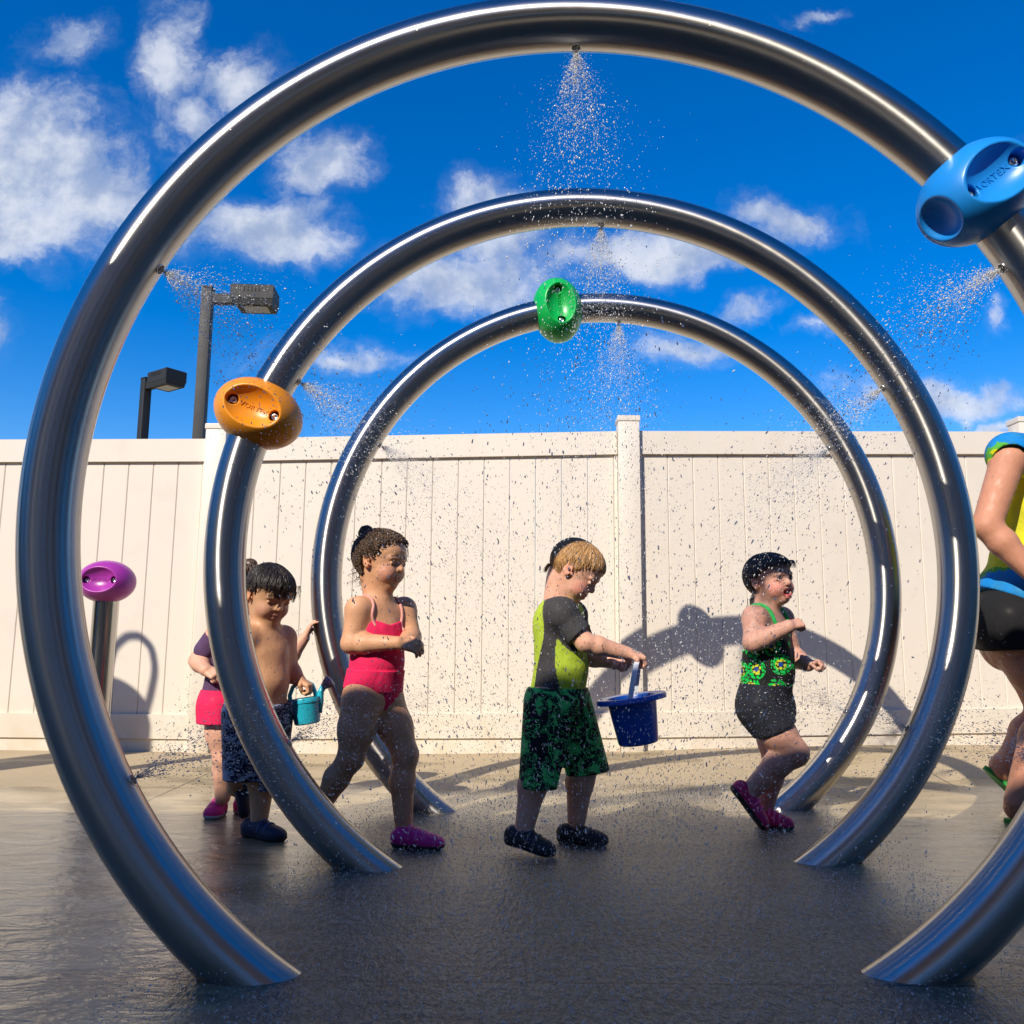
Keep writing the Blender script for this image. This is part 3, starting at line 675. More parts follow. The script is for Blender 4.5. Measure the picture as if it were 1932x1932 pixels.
def p_flower(k, tc):      # ring-of-dots flowers on black
    sx = k.new('ShaderNodeSeparateXYZ'); k.l.new(tc, sx.inputs[0]); fx = k.new('ShaderNodeCombineXYZ'); k.l.new(k.math('SUBTRACT', sx.outputs[0], k.math('MULTIPLY', sx.outputs[1], 0.5)), fx.inputs[0]); k.l.new(sx.outputs[2], fx.inputs[1])
    flat = fx.outputs[0]
    vn = k.new('ShaderNodeTexVoronoi', voronoi_dimensions='2D'); k.set(vn.inputs['Vector'], flat); vn.inputs['Scale'].default_value = 12.5; vn.inputs['Randomness'].default_value = 0.55
    d = k.math('MULTIPLY', vn.outputs['Distance'], 1.0)
    vd = k.new('ShaderNodeTexVoronoi', voronoi_dimensions='2D'); k.set(vd.inputs['Vector'], flat); vd.inputs['Scale'].default_value = 85.0; vd.inputs['Randomness'].default_value = 0.7; dots = k.math('LESS_THAN', vd.outputs['Distance'], 0.46)
    pet = k.ramp(d, [(0.0, (0.01, 0.06, 0.32)), (0.10, (0.01, 0.06, 0.32)), (0.11, (0.62, 0.62, 0.03)), (0.22, (0.62, 0.62, 0.03)), (0.24, (0.0, 0.55, 0.07)), (0.44, (0.0, 0.60, 0.08)), (0.46, (0.012, 0.014, 0.012))], 'CONSTANT')
    core = k.math('LESS_THAN', d, 0.10)
    return k.mix(k.math('MAXIMUM', dots, core), (0.012, 0.016, 0.012, 1), pet)
cloth('flower_print', 0.85, p_flower)
def p_leaf(a, b2, bgc, sc_=13.0):
    def f(k, tc0):
        tc = k.vmath('MULTIPLY', tc0, (1, 0.35, 1))
        w = k.vmath('ADD', tc, k.vmath('SCALE', k.vmath('SUBTRACT', k.noise(tc, 14.0, 3, .5, col=True), (0.5, 0.5, 0.5)), scale=0.05))
        v = k.noise(w, sc_, 1.0, 0.5, 2.2); v2 = k.noise(k.vmath('ADD', w, (3.1, 1.7, 0.4)), sc_ * 1.5, 1.0, 0.5, 3.2)
        leafm = k.math('MULTIPLY', k.math('GREATER_THAN', v, 0.552), k.math('GREATER_THAN', k.math('ABSOLUTE', k.math('SUBTRACT', v, 0.60)), 0.012))
        swirl = k.math('LESS_THAN', k.math('ABSOLUTE', k.math('SUBTRACT', v2, 0.5)), 0.028)
        leafm = k.math('MAXIMUM', leafm, swirl); sel = k.step(k.noise(tc, 7.0, 2, .5), 0.36, 0.40)
        c = k.mix(k.noise(tc, 30.0, 2, .5), a + (1,), b2 + (1,))
        return k.mix(k.math('MULTIPLY', leafm, sel), bgc + (1,), c)
    return f
cloth('leaf_print', 0.85, p_leaf((0.05, 0.60, 0.14), (0.13, 0.78, 0.20), (0.014, 0.014, 0.016), 15.0))
cloth('hibiscus_print', 0.75, p_leaf((0.10, 0.20, 0.42), (0.62, 0.68, 0.78), (0.008, 0.012, 0.04), 17.0))
def hairmat(name, dark, lite):
    m, k, b = mat(name)
    tc = k.new('ShaderNodeTexCoord').outputs['Object']
    n = k.noise(k.vmath('MULTIPLY', tc, (1, 1, 0.35)), 110.0, 4, 0.65, 1.2); n2 = k.noise(tc, 14.0, 3, .5)
    k.set(b.inputs['Base Color'], k.mix(k.math('MULTIPLY', k.step(n, 0.3, 0.75), k.math('ADD', 0.5, n2)), dark + (1,), lite + (1,)))
    b.inputs['Roughness'].default_value = 0.42; b.inputs['Specular IOR Level'].default_value = 0.35; b.inputs['Coat Weight'].default_value = 0.12; b.inputs['Coat Roughness'].default_value = 0.2
    k.set(b.inputs['Normal'], k.bump(n, 0.9, 0.004))
hairmat('brown_curls', (0.020, 0.012, 0.008), (0.17, 0.095, 0.05))
hairmat('dark_hair', (0.008, 0.006, 0.006), (0.036, 0.025, 0.019))
hairmat('blond_hair', (0.25, 0.125, 0.042), (0.66, 0.38, 0.15))
hairmat('toddler_hair', (0.026, 0.018, 0.015), (0.13, 0.085, 0.065))
hairmat('woman_hair', (0.05, 0.03, 0.018), (0.16, 0.10, 0.06))
simple('eye_white', (0.75, 0.72, 0.70), 0.15, coat=0.6)
simple('iris', (0.03, 0.018, 0.010), 0.1, coat=0.8)
simple('lash', (0.012, 0.009, 0.008), 0.5)
simple('tongue', (0.45, 0.09, 0.09), 0.35, coat=0.4)
simple('teeth', (0.75, 0.72, 0.64), 0.3)
simple('orange_band', (0.85, 0.10, 0.03), 0.6)
simple('pink_shoe', (0.80, 0.016, 0.20), 0.6, var=0.25, vscale=45, bump=0.5, bscale=260)
simple('magenta_shoe', (0.72, 0.014, 0.24), 0.65, var=0.45, vscale=60, bump=0.5, bscale=260)
simple('red_shoe', (0.58, 0.012, 0.13), 0.65, var=0.6, vscale=70, bump=0.5, bscale=260)
simple('navy_shoe', (0.012, 0.016, 0.045), 0.65, var=0.5, vscale=50, bump=0.5, bscale=260)
simple('black_shoe', (0.018, 0.018, 0.022), 0.7, var=0.5, vscale=60, bump=0.6, bscale=240)
simple('grey_strap', (0.10, 0.10, 0.11), 0.6)
simple('blue_strap', (0.04, 0.07, 0.20), 0.6)
simple('pink_strap', (0.80, 0.12, 0.36), 0.6)
simple('dark_sole', (0.016, 0.016, 0.018), 0.7)
simple('pale_sole', (0.45, 0.45, 0.50), 0.6)
simple('green_sandal', (0.012, 0.30, 0.035), 0.5, var=0.15)
simple('strap_print', (0.75, 0.30, 0.25), 0.6, var=0.6, vscale=150)
simple('green_strap', (0.01, 0.50, 0.09), 0.55, var=0.2, vscale=120)

def unit(v): v = np.array(v, float); return v / np.linalg.norm(v)
class Head:
    def __init__(s, C, H, yaw, pitch, roll=0.0):
        """yaw: degrees turned from +X towards the viewer; pitch: degrees up"""
        y, p = math.radians(yaw), math.radians(pitch)
        s.f = np.array([math.cos(y) * math.cos(p), -math.sin(y) * math.cos(p), math.sin(p)])
        r0 = unit(np.cross(s.f, (0, 0, 1))); u0 = np.cross(r0, s.f); r = math.radians(roll)
        s.u = u0 * math.cos(r) + r0 * math.sin(r); s.r = np.cross(s.f, s.u)
        s.C = np.array(C); s.H = H; s.M = np.stack([s.f, s.r, s.u], 1)
    def W(s, a, b, c): return s.C + s.H * (s.M @ np.array([a, b, c], float))
    def E(s, c, r, rot=None): return ell(s.W(*c), np.array(r) * s.H, s.M if rot is None else s.M @ rot)
    def L(s, X): return ((np.asarray(X) - s.C) @ s.M) / s.H
class Body:
    def __init__(s, label, group='children playing under the water hoops', loc=None):
        s.pr = []; s.sb = []; s.paint = []; s.root = empty('person', loc, label, 'person', group); setloc(s.root)
    def add(s, tagname, prim, k=0.02): s.pr.append((tagname, prim, k)); return prim
    def sub(s, prim, k=0.01): s.sb.append((prim, k))
    def field(s, tags, vox, extra=(), off=0.0, subs=False, lim=None):
        ps = [(p, k) for t, p, k in s.pr if tags is None or t in tags] + list(extra)
        lo = np.min([p.lo for p, _ in ps], 0) - 0.02 - off; hi = np.max([p.hi for p, _ in ps], 0) + 0.02 + off
        if lim is not None: lo = np.maximum(lo, lim[0]); hi = np.minimum(hi, lim[1])
        F = Field(lo, hi, vox)
        for p, k in ps: F.add(p, k, off)
        if subs:
            for p, k in s.sb: F.sub(p, k)
        return F
    def sdf(s, X, tags):
        d = None
        for t, p, k in s.pr:
            if t in tags: e = p.f(X[:, 0], X[:, 1], X[:, 2]); d = e if d is None else smin(d, e, k)
        return d
    def snap(s, X, off, tags=('torso', 'arm', 'neck')):
        X = np.array(X, float)
        for _ in range(6):
            d = s.sdf(X, tags); g = np.stack([s.sdf(X + np.eye(3)[i] * 1e-3, tags) - d for i in range(3)], 1) / 1e-3; g /= np.linalg.norm(g, axis=1)[:, None] + 1e-9
            X = X - g * (d - off)[:, None]
        return X
    def band(s, name, mname, pts, r, off=0.0, tags=('torso', 'arm', 'neck')):
        pts = np.array(pts); tt = np.linspace(0, len(pts) - 1, 40); pp = np.stack([np.interp(tt, range(len(pts)), pts[:, i]) for i in range(3)], 1)
        for _ in range(6): pp[1:-1] = (pp[:-2] + 2 * pp[1:-1] + pp[2:]) / 4
        m = MB(); m.tube(s.snap(pp, off, tags), r, 8); return m.build(name, MAT[mname], s.root, smooth=True)
    # ---- anatomy
    def torso(s, pel, neck, yaw, w, d, belly=1.0):
        pel = np.array(pel); neck = np.array(neck); y = math.radians(yaw)
        up = unit(neck - pel); F = np.array([math.cos(y), -math.sin(y), 0]); F = unit(F - up * (F @ up)); R = np.cross(F, up)
        M = np.stack([F, R, up], 1); L = np.linalg.norm(neck - pel); s.M = M; s.pel = pel; s.neck = neck; s.TL = L
        s.add('torso', ell(pel + M @ [-0.08 * d, 0, 0], (d * 1.02, w * 0.98, L * 0.30), M), 0.03)
        s.add('torso', ell(pel + M @ [0.10 * d * belly, 0, L * 0.33], (d * 0.98 * belly, w * 0.92, L * 0.30), M), 0.04)
        s.add('torso', ell(pel + M @ [0.0, 0, L * 0.66], (d * 0.93, w * 0.98, L * 0.30), M), 0.04)
        s.add('torso', ell(pel + M @ [-0.02, 0, L * 0.86], (d * 0.68, w * 0.86, L * 0.15), M), 0.04)
    def loc(s, X): return (np.asarray(X) - s.pel) @ s.M
    def arm(s, sh, el, wr, r=(0.041, 0.033, 0.022), fwd=None):
        sh, el, wr = map(np.array, (sh, el, wr))
        s.add('arm', cone(s.neck + (s.pel - s.neck) * 0.10 + (sh - s.neck) * 0.25, sh, r[0] * 0.95, r[0]), 0.035)
        s.add('arm', cone(sh, el, r[0], r[1]), 0.025); mid = el + (wr - el) * 0.3
        s.add('arm', cone(el, mid, r[1] * 0.98, r[1] * 1.0), 0.012); s.add('arm', cone(mid, wr, r[1] * 1.0, r[2]), 0.012)
    def leg(s, hip, kn, an, r=(0.072, 0.046, 0.029), back=None):
        hip, kn, an = map(np.array, (hip, kn, an))
        s.add('thigh', cone(hip, hip + (kn - hip) * 0.5, r[0], (r[0] + r[1]) * 0.53), 0.03)
        s.add('thigh', cone(hip + (kn - hip) * 0.5, kn, (r[0] + r[1]) * 0.53, r[1]), 0.025)
        sh = an - kn; b = np.zeros(3) if back is None else unit(back) * r[1] * 0.22
        s.add('shin', cone(kn, kn + sh * 0.35 + b, r[1] * 0.93, r[1] * 0.95), 0.02); s.add('shin', cone(kn + sh * 0.35 + b, an, r[1] * 0.95, r[2]), 0.02)
    def hand(s, wr, d, n, size=0.10, curl=(35, 45, 35), tside=1, thumb=0.6, spread=5.0, r0=0.021):
        """d: wrist to knuckles, n: way the palm faces; tside: +1 the thumb leaves towards d x n"""
        wr = np.array(wr, float); d = unit(d); n = unit(np.array(n, float) - d * (np.dot(n, d))); sd = np.cross(d, n) * tside; S = size
        rf = 0.066 * S
        for i in range(4):
            o = (1.5 - i) / 1.5                          # index first, on the thumb side
            base = wr + d * 0.06 * S + sd * o * 0.10 * S; kn = wr + d * (0.50 - 0.03 * abs(o - .3)) * S + sd * o * 0.185 * S
            s.add('hand', cone(base, kn, 0.115 * S, 0.092 * S), 0.010 if i == 0 else 0.006)
            an = 0.0; p = kn; a = math.radians(spread) * o
            fd = unit(d * math.cos(a) + sd * math.sin(a)); lens = [0.24, 0.16, 0.12]; fl = (0.93, 1.06, 1.0, 0.80)[i]
            for j in range(3):
                an += math.radians(curl[j] * (1 + 0.10 * (i - 1.5) / 1.5)); q = p + (fd * math.cos(an) + n * math.sin(an)) * lens[j] * fl * S
                s.add('hand', cone(p, q, rf * (1.08 - 0.1 * j), rf * (1.0 - 0.1 * j)), 0.002); p = q
        b0 = wr + d * 0.10 * S + sd * 0.12 * S; t1 = b0 + unit(d * 0.6 + sd * 0.75 + n * 0.35) * 0.24 * S
        t2 = t1 + unit(d * (1.0 - 0.3 * thumb) + sd * (0.35 - thumb) + n * (0.3 + thumb)) * 0.17 * S; t3 = t2 + unit(d * (0.9 - 0.3 * thumb) + sd * (0.1 - thumb) + n * (0.3 + thumb)) * 0.13 * S
        s.add('hand', cone(b0, t1, 0.11 * S, 0.085 * S), 0.006); s.add('hand', cone(t1, t2, 0.082 * S, 0.074 * S), 0.003); s.add('hand', cone(t2, t3, 0.074 * S, 0.060 * S), 0.002)
    def head(s, hd, neckpt, eyes='down', smile=0.5, openm=False, rneck=0.22):
        s.h = hd; H = hd.H; E, W = hd.E, hd.W; A = lambda p, k: s.add('head', p, k * H)
        A(E((-0.07, 0, 0.10), (0.42, 0.365, 0.39)), 0.02)
        A(E((0.13, 0, 0.18), (0.285, 0.305, 0.25)), 0.10)
        A(E((0.09, 0, -0.13), (0.305, 0.285, 0.33)), 0.10)
        A(E((0.225, 0, -0.375), (0.125, 0.135, 0.105)), 0.10)
        for b in (-1, 1): A(E((0.215, b * 0.155, -0.20), (0.155, 0.125, 0.145)), 0.08)
        for b in (-1, 1): A(cone(W(0.385, b * 0.06, 0.065), W(0.335, b * 0.22, 0.06), 0.035 * H, 0.03 * H), 0.06)
        A(cone(W(0.365, 0, 0.03), W(0.405, 0, -0.09), 0.032 * H, 0.042 * H), 0.05)
        A(cone(W(0.420, 0, -0.112), W(0.420, 0, -0.118), 0.046 * H), 0.03)
        for b in (-1, 1):
            A(cone(W(0.388, b * 0.050, -0.132), W(0.384, b * 0.052, -0.135), 0.034 * H), 0.02)
            s.sub(cone(W(0.415, b * 0.026, -0.166), W(0.39, b * 0.03, -0.142), 0.011 * H), 0.006 * H)
            s.sub(E((0.455, b * 0.150, -0.015), (0.10, 0.085, 0.052)), 0.045 * H)
        mw = 0.122 + 0.036 * smile; cu = 0.055 * smile
        if openm:
            s.sub(E((0.43, 0, -0.285), (0.11, 0.135, 0.075)), 0.012 * H)
        gap = 0.070 if openm else 0.0
        ul = [W(0.328, -mw, -0.262 + cu), W(0.377, -0.045, -0.242 + gap * .35), W(0.381, 0, -0.250 + gap * .35), W(0.377, 0.045, -0.242 + gap * .35), W(0.328, mw, -0.262 + cu)]
        ll = [W(0.328, -mw, -0.268 + cu), W(0.370, -0.05, -0.300 - gap), W(0.373, 0, -0.306 - gap), W(0.370, 0.05, -0.300 - gap), W(0.328, mw, -0.268 + cu)]
        for q in (ul, ll):
            for i in range(4): A(cone(q[i], q[i + 1], (0.012 if i == 0 else 0.023) * H, (0.023 if i < 3 else 0.012) * H), 0.022)
        for b in (-1, 1):
            rot = np.array(Matrix.Rotation(math.radians(-12), 3, 'Y')) @ np.array(Matrix.Rotation(math.radians(b * 13), 3, 'Z'))
            A(E((-0.055, b * 0.365, -0.03), (0.085, 0.028, 0.120), rot), 0.025)
            A(cone(W(-0.025, b * 0.345, -0.125), W(-0.025, b * 0.345, -0.13), 0.028 * H), 0.03)
            s.sub(E((-0.035, b * 0.402, -0.02), (0.048, 0.028, 0.078), rot), 0.02 * H)
            s.sub(cone(W(0.0, b * 0.36, -0.045), W(-0.01, b * 0.31, -0.045), 0.024 * H), 0.012 * H)
        neckpt = np.array(neckpt); nb = W(-0.13, 0, -0.30)
        s.add('neck', cone(nb, neckpt, rneck * H, rneck * 1.12 * H), 0.035)
        # lids
        if eyes == 'down':
            for b in (-1, 1): A(E((0.350, b * 0.150, -0.018), (0.048, 0.070, 0.050)), 0.012)
        else:
            for b in (-1, 1):
                A(cone(W(0.352, b * 0.088, 0.010), W(0.374, b * 0.150, 0.034), 0.020 * H), 0.015); A(cone(W(0.374, b * 0.150, 0.034), W(0.340, b * 0.215, 0.006), 0.020 * H, 0.016 * H), 0.015)
                A(cone(W(0.356, b * 0.095, -0.036), W(0.366, b * 0.155, -0.050), 0.021 * H), 0.02); A(cone(W(0.366, b * 0.155, -0.050), W(0.338, b * 0.215, -0.030), 0.021 * H), 0.02)
        s.eyes = eyes; s.openm = openm; s.ul, s.ll = ul, ll
    def finish(s, base, lip, brow, cheek, vox=0.0029):
        F = s.field(None, vox, subs=True); V, Q = F.mesh(); n = len(V)
        col = np.tile(np.array(base, float), (n, 1)); hd = s.h; H = hd.H; L = hd.L(V); near = np.abs(L).max(1) < 0.8
        def paint(prim, c, soft, amt=1.0):
            d = prim.f(V[:, 0], V[:, 1], V[:, 2]); w = (np.clip(1 - d / soft, 0, 1) * amt)[:, None] * near[:, None]; col[:] = col * (1 - w) + np.array(c) * w
        for b in (-1, 1):
            paint(hd.E((0.27, b * 0.19, -0.19), (0.10, 0.10, 0.10)), cheek, 0.09 * H, 0.75)
            paint(cone(hd.W(0.42, b * 0.065, 0.085), hd.W(0.40, b * 0.14, 0.115), 0.018 * H), brow, 0.02 * H, 0.85); paint(cone(hd.W(0.40, b * 0.14, 0.115), hd.W(0.335, b * 0.235, 0.085), 0.016 * H, 0.008 * H), brow, 0.02 * H, 0.8)
            paint(hd.E((0.40, b * 0.15, 0.0), (0.06, 0.09, 0.06)), np.array(base) * (0.88, 0.78, 0.76), 0.03 * H, 0.4)
            paint(hd.E((-0.03, b * 0.37, -0.03), (0.09, 0.06, 0.13)), np.array(base) * (1.0, 0.78, 0.72), 0.03 * H, 0.6)
            paint(cone(hd.W(0.412, b * 0.026, -0.166), hd.W(0.392, b * 0.03, -0.146), 0.010 * H), (0.10, 0.03, 0.025), 0.008 * H, 0.8)
            if s.eyes == 'down': paint(cone(hd.W(0.385, b * 0.095, -0.058), hd.W(0.365, b * 0.215, -0.050), 0.010 * H), (0.02, 0.012, 0.01), 0.014 * H, 0.95)
        if s.openm: paint(hd.E((0.36, 0, -0.290), (0.10, 0.125, 0.068)), (0.20, 0.03, 0.03), 0.012 * H, 1.0)
        for q in (s.ul, s.ll):
            for i in range(4): paint(cone(q[i], q[i + 1], 0.018 * H), lip, 0.015 * H, 0.9)
        if not s.openm:
            m0, m1, m2 = hd.W(0.34, -0.135, s_m(s, 0)), hd.W(0.392, 0, -0.274), hd.W(0.34, 0.135, s_m(s, 0))
            for p, q in ((m0, m1), (m1, m2)): paint(cone(p, q, 0.007 * H), (0.10, 0.02, 0.018), 0.008 * H, 0.8)
        # knees, elbows, fingers a little redder
        s.body = np_mesh('body', V, Q, MAT['skin'], s.root, col)
        if s.eyes == 'open':
            for b in (-1, 1):
                e = MB(); c = hd.W(0.322, b * 0.150, -0.012); sphere(e, c, 0.056 * H, 16, 12); eo = e.build('eye', MAT['eye_white'], s.root, smooth=True)
                i = MB(); g = unit(hd.f + hd.u * 0.05); MM = np.stack([unit(np.cross(g, hd.u)), np.cross(g, unit(np.cross(g, hd.u))), g], 1)
                i.lathe([(0, 0.0580 * H), (0.015 * H, 0.0570 * H), (0.034 * H, 0.0465 * H), (0.035 * H, 0.043 * H)], 20, MM, c); i.build('iris', MAT['iris'], eo, smooth=True)
                l = MB(); l.tube([hd.W(0.372, b * 0.085, 0.000), hd.W(0.392, b * 0.150, 0.020), hd.W(0.356, b * 0.220, -0.006)], [0.005 * H, 0.009 * H, 0.005 * H], 6); l.build('eyelashes', MAT['lash'], eo, smooth=True)
        if s.openm:
            t = MB(); sphere(t, hd.W(0.325, 0, -0.345), 0.088 * H, 16, 12, (1, 1, 0.42), hd.M); t.build('tongue', MAT['tongue'], s.root, smooth=True)
            t = MB()
            for q in range(-3, 4): t.box(hd.W(0.362 - 0.005 * q * q, q * 0.026, -0.228), (0.018 * H, 0.022 * H, 0.030 * H), hd.M)
            t.build('teeth', MAT['teeth'], s.root)
    def garment(s, name, mats, tags, off, clip=None, vox=0.0034, extra=(), colfn=None, subs=(), parent=None, parts=()):
        F = s.field(tags, vox, list(extra) + [q for ps, _ in parts for q in ps], off)
        if parts:
            F.D[:] = 0.2
            for t, p, k in s.pr:
                if t in tags: F.add(p, k, off)
            for p, k in extra: F.add(p, k, off)
        for p, k in subs: F.sub(p, k)
        if clip is not None: F.clip(clip)
        for ps, cl in parts:
            G = Field(F.lo, F.lo + (F.n - 1) * F.vox, vox); G.D = np.full(F.n, 0.2, np.float32); G.n = F.n; G.ax = F.ax
            for p, k in ps: G.add(p, k, 0.0)
            G.clip(cl); F.D = smin(F.D, G.D, 0.006)
        V, Q = F.mesh(); col = None if colfn is None else colfn(V)
        return np_mesh(name, V, Q, MAT[mats], parent or s.root, col)
    def hair(s, mname, line, off=0.045, amp=0.012, freq=34, extra=(), vox=0.0021, jag=0.03, curl=0.0, earcut=0.13, taper=0.13):
        """line(a): lowest hair height at fore-aft position a, in head units"""
        hd = s.h; H = hd.H
        ps = [(p, k) for t, p, k in s.pr if t == 'head'][:3] + list(extra)
        lo = np.min([p.lo for p, _ in ps], 0) - 0.02; hi = np.max([p.hi for p, _ in ps], 0) + 0.02
        F = Field(lo, hi, vox)
        for p, k in ps[:3]: F.add(p, k, off * H)
        X, Y, Z = F.ax[0][:, None, None], F.ax[1][None, :, None], F.ax[2][None, None, :]
        q = [X - hd.C[0], Y - hd.C[1], Z - hd.C[2]]; a, b, c = [(q[0] * hd.M[0, i] + q[1] * hd.M[1, i] + q[2] * hd.M[2, i]) / H for i in range(3)]
        ph = np.arctan2(b, a + 0.12); rad = np.sqrt(b * b + (a + 0.12) ** 2)
        wob = np.sin(ph * 7 + c * 9) * 0.8 + np.sin(ph * 13 - c * 17 + 1.3) * 0.5
        F.D = F.D + (amp * H * np.sin(ph * freq + wob * 1.6 + c * curl) * np.clip(rad * 3, 0, 1) + amp * 0.6 * H * np.sin(ph * freq * 2.3 - wob * 2 + 5 * c)).astype(np.float32)
        if curl: F.D = F.D + (amp * 0.9 * H * np.sin(a * 46 + 2 * wob) * np.sin(b * 43) * np.sin(c * 48 + wob)).astype(np.float32)
        la = np.interp(a, [p[0] for p in line], [p[1] for p in line])
        F.D = F.D + (off * 0.85 * H * (1 - np.clip((c - la - 0.02) / taper, 0, 1))).astype(np.float32)
        jagn = jag * (np.sin(ph * 29 + 0.7) + 0.6 * np.sin(ph * 53 + 2.0) + 0.5 * np.sin(ph * 17))
        F.D = np.maximum(F.D, ((la + jagn - c) * H * 0.7).astype(np.float32))
        ear = (earcut - np.sqrt((a + 0.045) ** 2 + (c + 0.045) ** 2 * 0.75)) * H + np.where(np.abs(b) > 0.2, 0, -1)
        F.D = np.maximum(F.D, ear.astype(np.float32))
        for p, k in ps[3:]: F.add(p, k)
        V, Q = F.mesh(); s.hairo = np_mesh('hair', V, Q, MAT[mname], s.root); s.hm = mname
        return s.hairo
    def scalp(s, n, line, curl=0.0, seed=1, ln=(0.25, 0.5), off=0.05, r=0.0016, crown=(-0.12, 0.0), frizz=0.01):
        """locks lying on the scalp, running outwards from the crown"""
        rg = np.random.default_rng(seed); hd = s.h; H = hd.H; ps = [(p, k) for t, p, k in s.pr if t == 'head'][:3]
        K = 12; m = MB(); starts = []
        while len(starts) < n:
            v = rg.normal(size=3); v /= np.linalg.norm(v)
            a, b, c = -0.07 + 0.45 * v[0], 0.39 * v[1], 0.10 + 0.42 * v[2]
            lim = np.interp(a, [p[0] for p in line], [p[1] for p in line])
            if c > lim + 0.02 and not ((a + .045) ** 2 + (c + .045) ** 2 < 0.017): starts.append((a, b, c, lim))
        for (a, b, c, lim) in starts:
            L = rg.uniform(*ln); dirv = np.array([a - crown[0], b - crown[1], 0.0]); dirv[2] = -0.25 - 0.9 * max(0, .45 - c); dirv /= np.linalg.norm(dirv) + 1e-9
            P_ = []; p = np.array([a, b, c]); ph = rg.uniform(0, 6.28); e = np.cross(dirv, (0.1, 0.2, 1)); e /= np.linalg.norm(e)
            X = np.array([hd.W(*(p + dirv * L * q / (K - 1) + e * (frizz * math.sin(ph + 3 * q / K) + 0.5 * curl * math.sin(ph + q * 1.9)))) for q in range(K)])
            for _ in range(3):
                def f(Y):
                    d = None
                    for pr, k in ps: w = pr.f(Y[:, 0], Y[:, 1], Y[:, 2]); d = w if d is None else smin(d, w, k)
                    return d
                d = f(X); g = np.stack([f(X + np.eye(3)[i] * 1e-3) - d for i in range(3)], 1) / 1e-3; g /= np.linalg.norm(g, axis=1)[:, None] + 1e-9
                X = X - g * (d - (off + 0.5 * curl * np.cos(ph + np.arange(K) * 1.9)) * H)[:, None]
            LL = hd.L(X); keep = LL[:, 2] > np.interp(LL[:, 0], [q[0] for q in line], [q[1] for q in line]) - 0.03
            kk = K if keep.all() else int(np.argmin(keep))
            if kk < 4: continue
            X = X[:kk]; m.tube(X, list(r * np.sin(np.linspace(0.5, PI - 0.25, kk)) ** 0.7), 5)
        m.build('hair_locks', MAT[s.hm], s.hairo, smooth=True)
    def bun(s, c, r, n, seed=1):
        rg = np.random.default_rng(seed); m = MB(); H = s.h.H
        for i in range(n):
            ax = unit(rg.normal(size=3)); e1 = unit(np.cross(ax, rg.normal(size=3))); e2 = np.cross(ax, e1); k = rg.uniform(0.55, 1.0); o = ax * r * math.sqrt(1 - k * k) * rg.choice((-1, 1))
            a0 = rg.uniform(0, 6.28); m.tube([c + o + r * k * (1.02 + 0.05 * math.sin(5 * t + a0)) * (math.cos(a0 + t) * e1 + math.sin(a0 + t) * e2) for t in np.linspace(0, rg.uniform(1.5, 3.5), 14)], list(0.0022 * np.sin(np.linspace(0.4, PI - 0.2, 14)) ** 0.6), 5)
        m.build('bun_locks', MAT[s.hm], s.hairo, smooth=True)
    def strands(s, lst, n=5, r=0.0016):
        m = MB()
        for pts in lst:
            pts = [s.h.W(*p) for p in pts]; k = len(pts); tt = np.linspace(0, k - 1, 4 * k); pp = np.stack([np.interp(tt, range(k), np.array(pts)[:, j]) for j in range(3)], 1)
            for _ in range(2): pp[1:-1] = (pp[:-2] + 2 * pp[1:-1] + pp[2:]) / 4
            m.tube(pp, list(np.linspace(r, r * 0.3, len(pp))), n)
        m.build('loose_hair', MAT[s.hm], s.hairo, smooth=True)
    def shoe(s, heel, toe, up, mats=('pink_shoe', 'dark_sole'), wid=0.030, ht=0.052, coltop=True):
        """heel and toe: the two ends of the sole's underside"""
        heel = np.array(heel); toe = np.array(toe); f = unit(toe - heel); up = unit(np.array(up, float) - f * np.dot(up, f)); sd = np.cross(f, up); L = np.linalg.norm(toe - heel)
        Q = lambda a, b, c: heel + f * a * L + sd * b + up * c
        M = np.stack([f, sd, up], 1)
        ps = [(ell(Q(0.17, 0, 0.022), (L * 0.17, wid * 0.86, 0.030), M), 0.01), (ell(Q(0.16, 0, ht * 0.66), (L * 0.155, wid * 0.82, ht * 0.42), M), 0.02),
              (ell(Q(0.48, 0, 0.024), (L * 0.32, wid * 0.90, 0.027), M), 0.02), (ell(Q(0.74, 0, 0.020), (L * 0.265, wid * 1.06, 0.026), M), 0.02), (ell(Q(0.40, 0, 0.038), (L * 0.20, wid * 0.70, 0.024), M), 0.02)]
        lo = np.min([p.lo for p, _ in ps], 0) - 0.015; hi = np.max([p.hi for p, _ in ps], 0) + 0.015
        dotc = lambda X, Y, Z: (X - heel[0]) * up[0] + (Y - heel[1]) * up[1] + (Z - heel[2]) * up[2]
        F = Field(lo, hi, 0.0024)
        for p, k in ps: F.add(p, k)
        G = Field(lo, hi, 0.0024); G.D = F.D.copy() - 0.003
        F.clip(lambda X, Y, Z: 0.012 - dotc(X, Y, Z))
        top = cone(Q(0.16, 0, ht * 0.72), Q(0.16, 0, ht * 2), wid * 0.62); 
        V, Qd = F.mesh(); so_ = np_mesh('shoe', V, Qd, MAT[mats[0]], s.root)
        G.clip(lambda X, Y, Z: np.maximum(dotc(X, Y, Z) - 0.0135, -dotc(X, Y, Z)))
        V, Qd = G.mesh(); np_mesh('sole', V, Qd, MAT[mats[1]], so_)
        for a, z in ((0.36, 0.069), (0.50, 0.0585), (0.64, 0.0515)):
            st = MB(); arc = [Q(a, wid * (0.98 if a > .4 else .86) * math.cos(t), 0.012 + (z - 0.010) * math.sin(t)) for t in np.linspace(0.25, PI - 0.25, 11)]
            st.tube(arc, 0.0042, 6); st.build('strap', MAT[{'black_shoe': 'grey_strap', 'navy_shoe': 'blue_strap'}.get(mats[0], 'pink_strap')], so_, smooth=True)
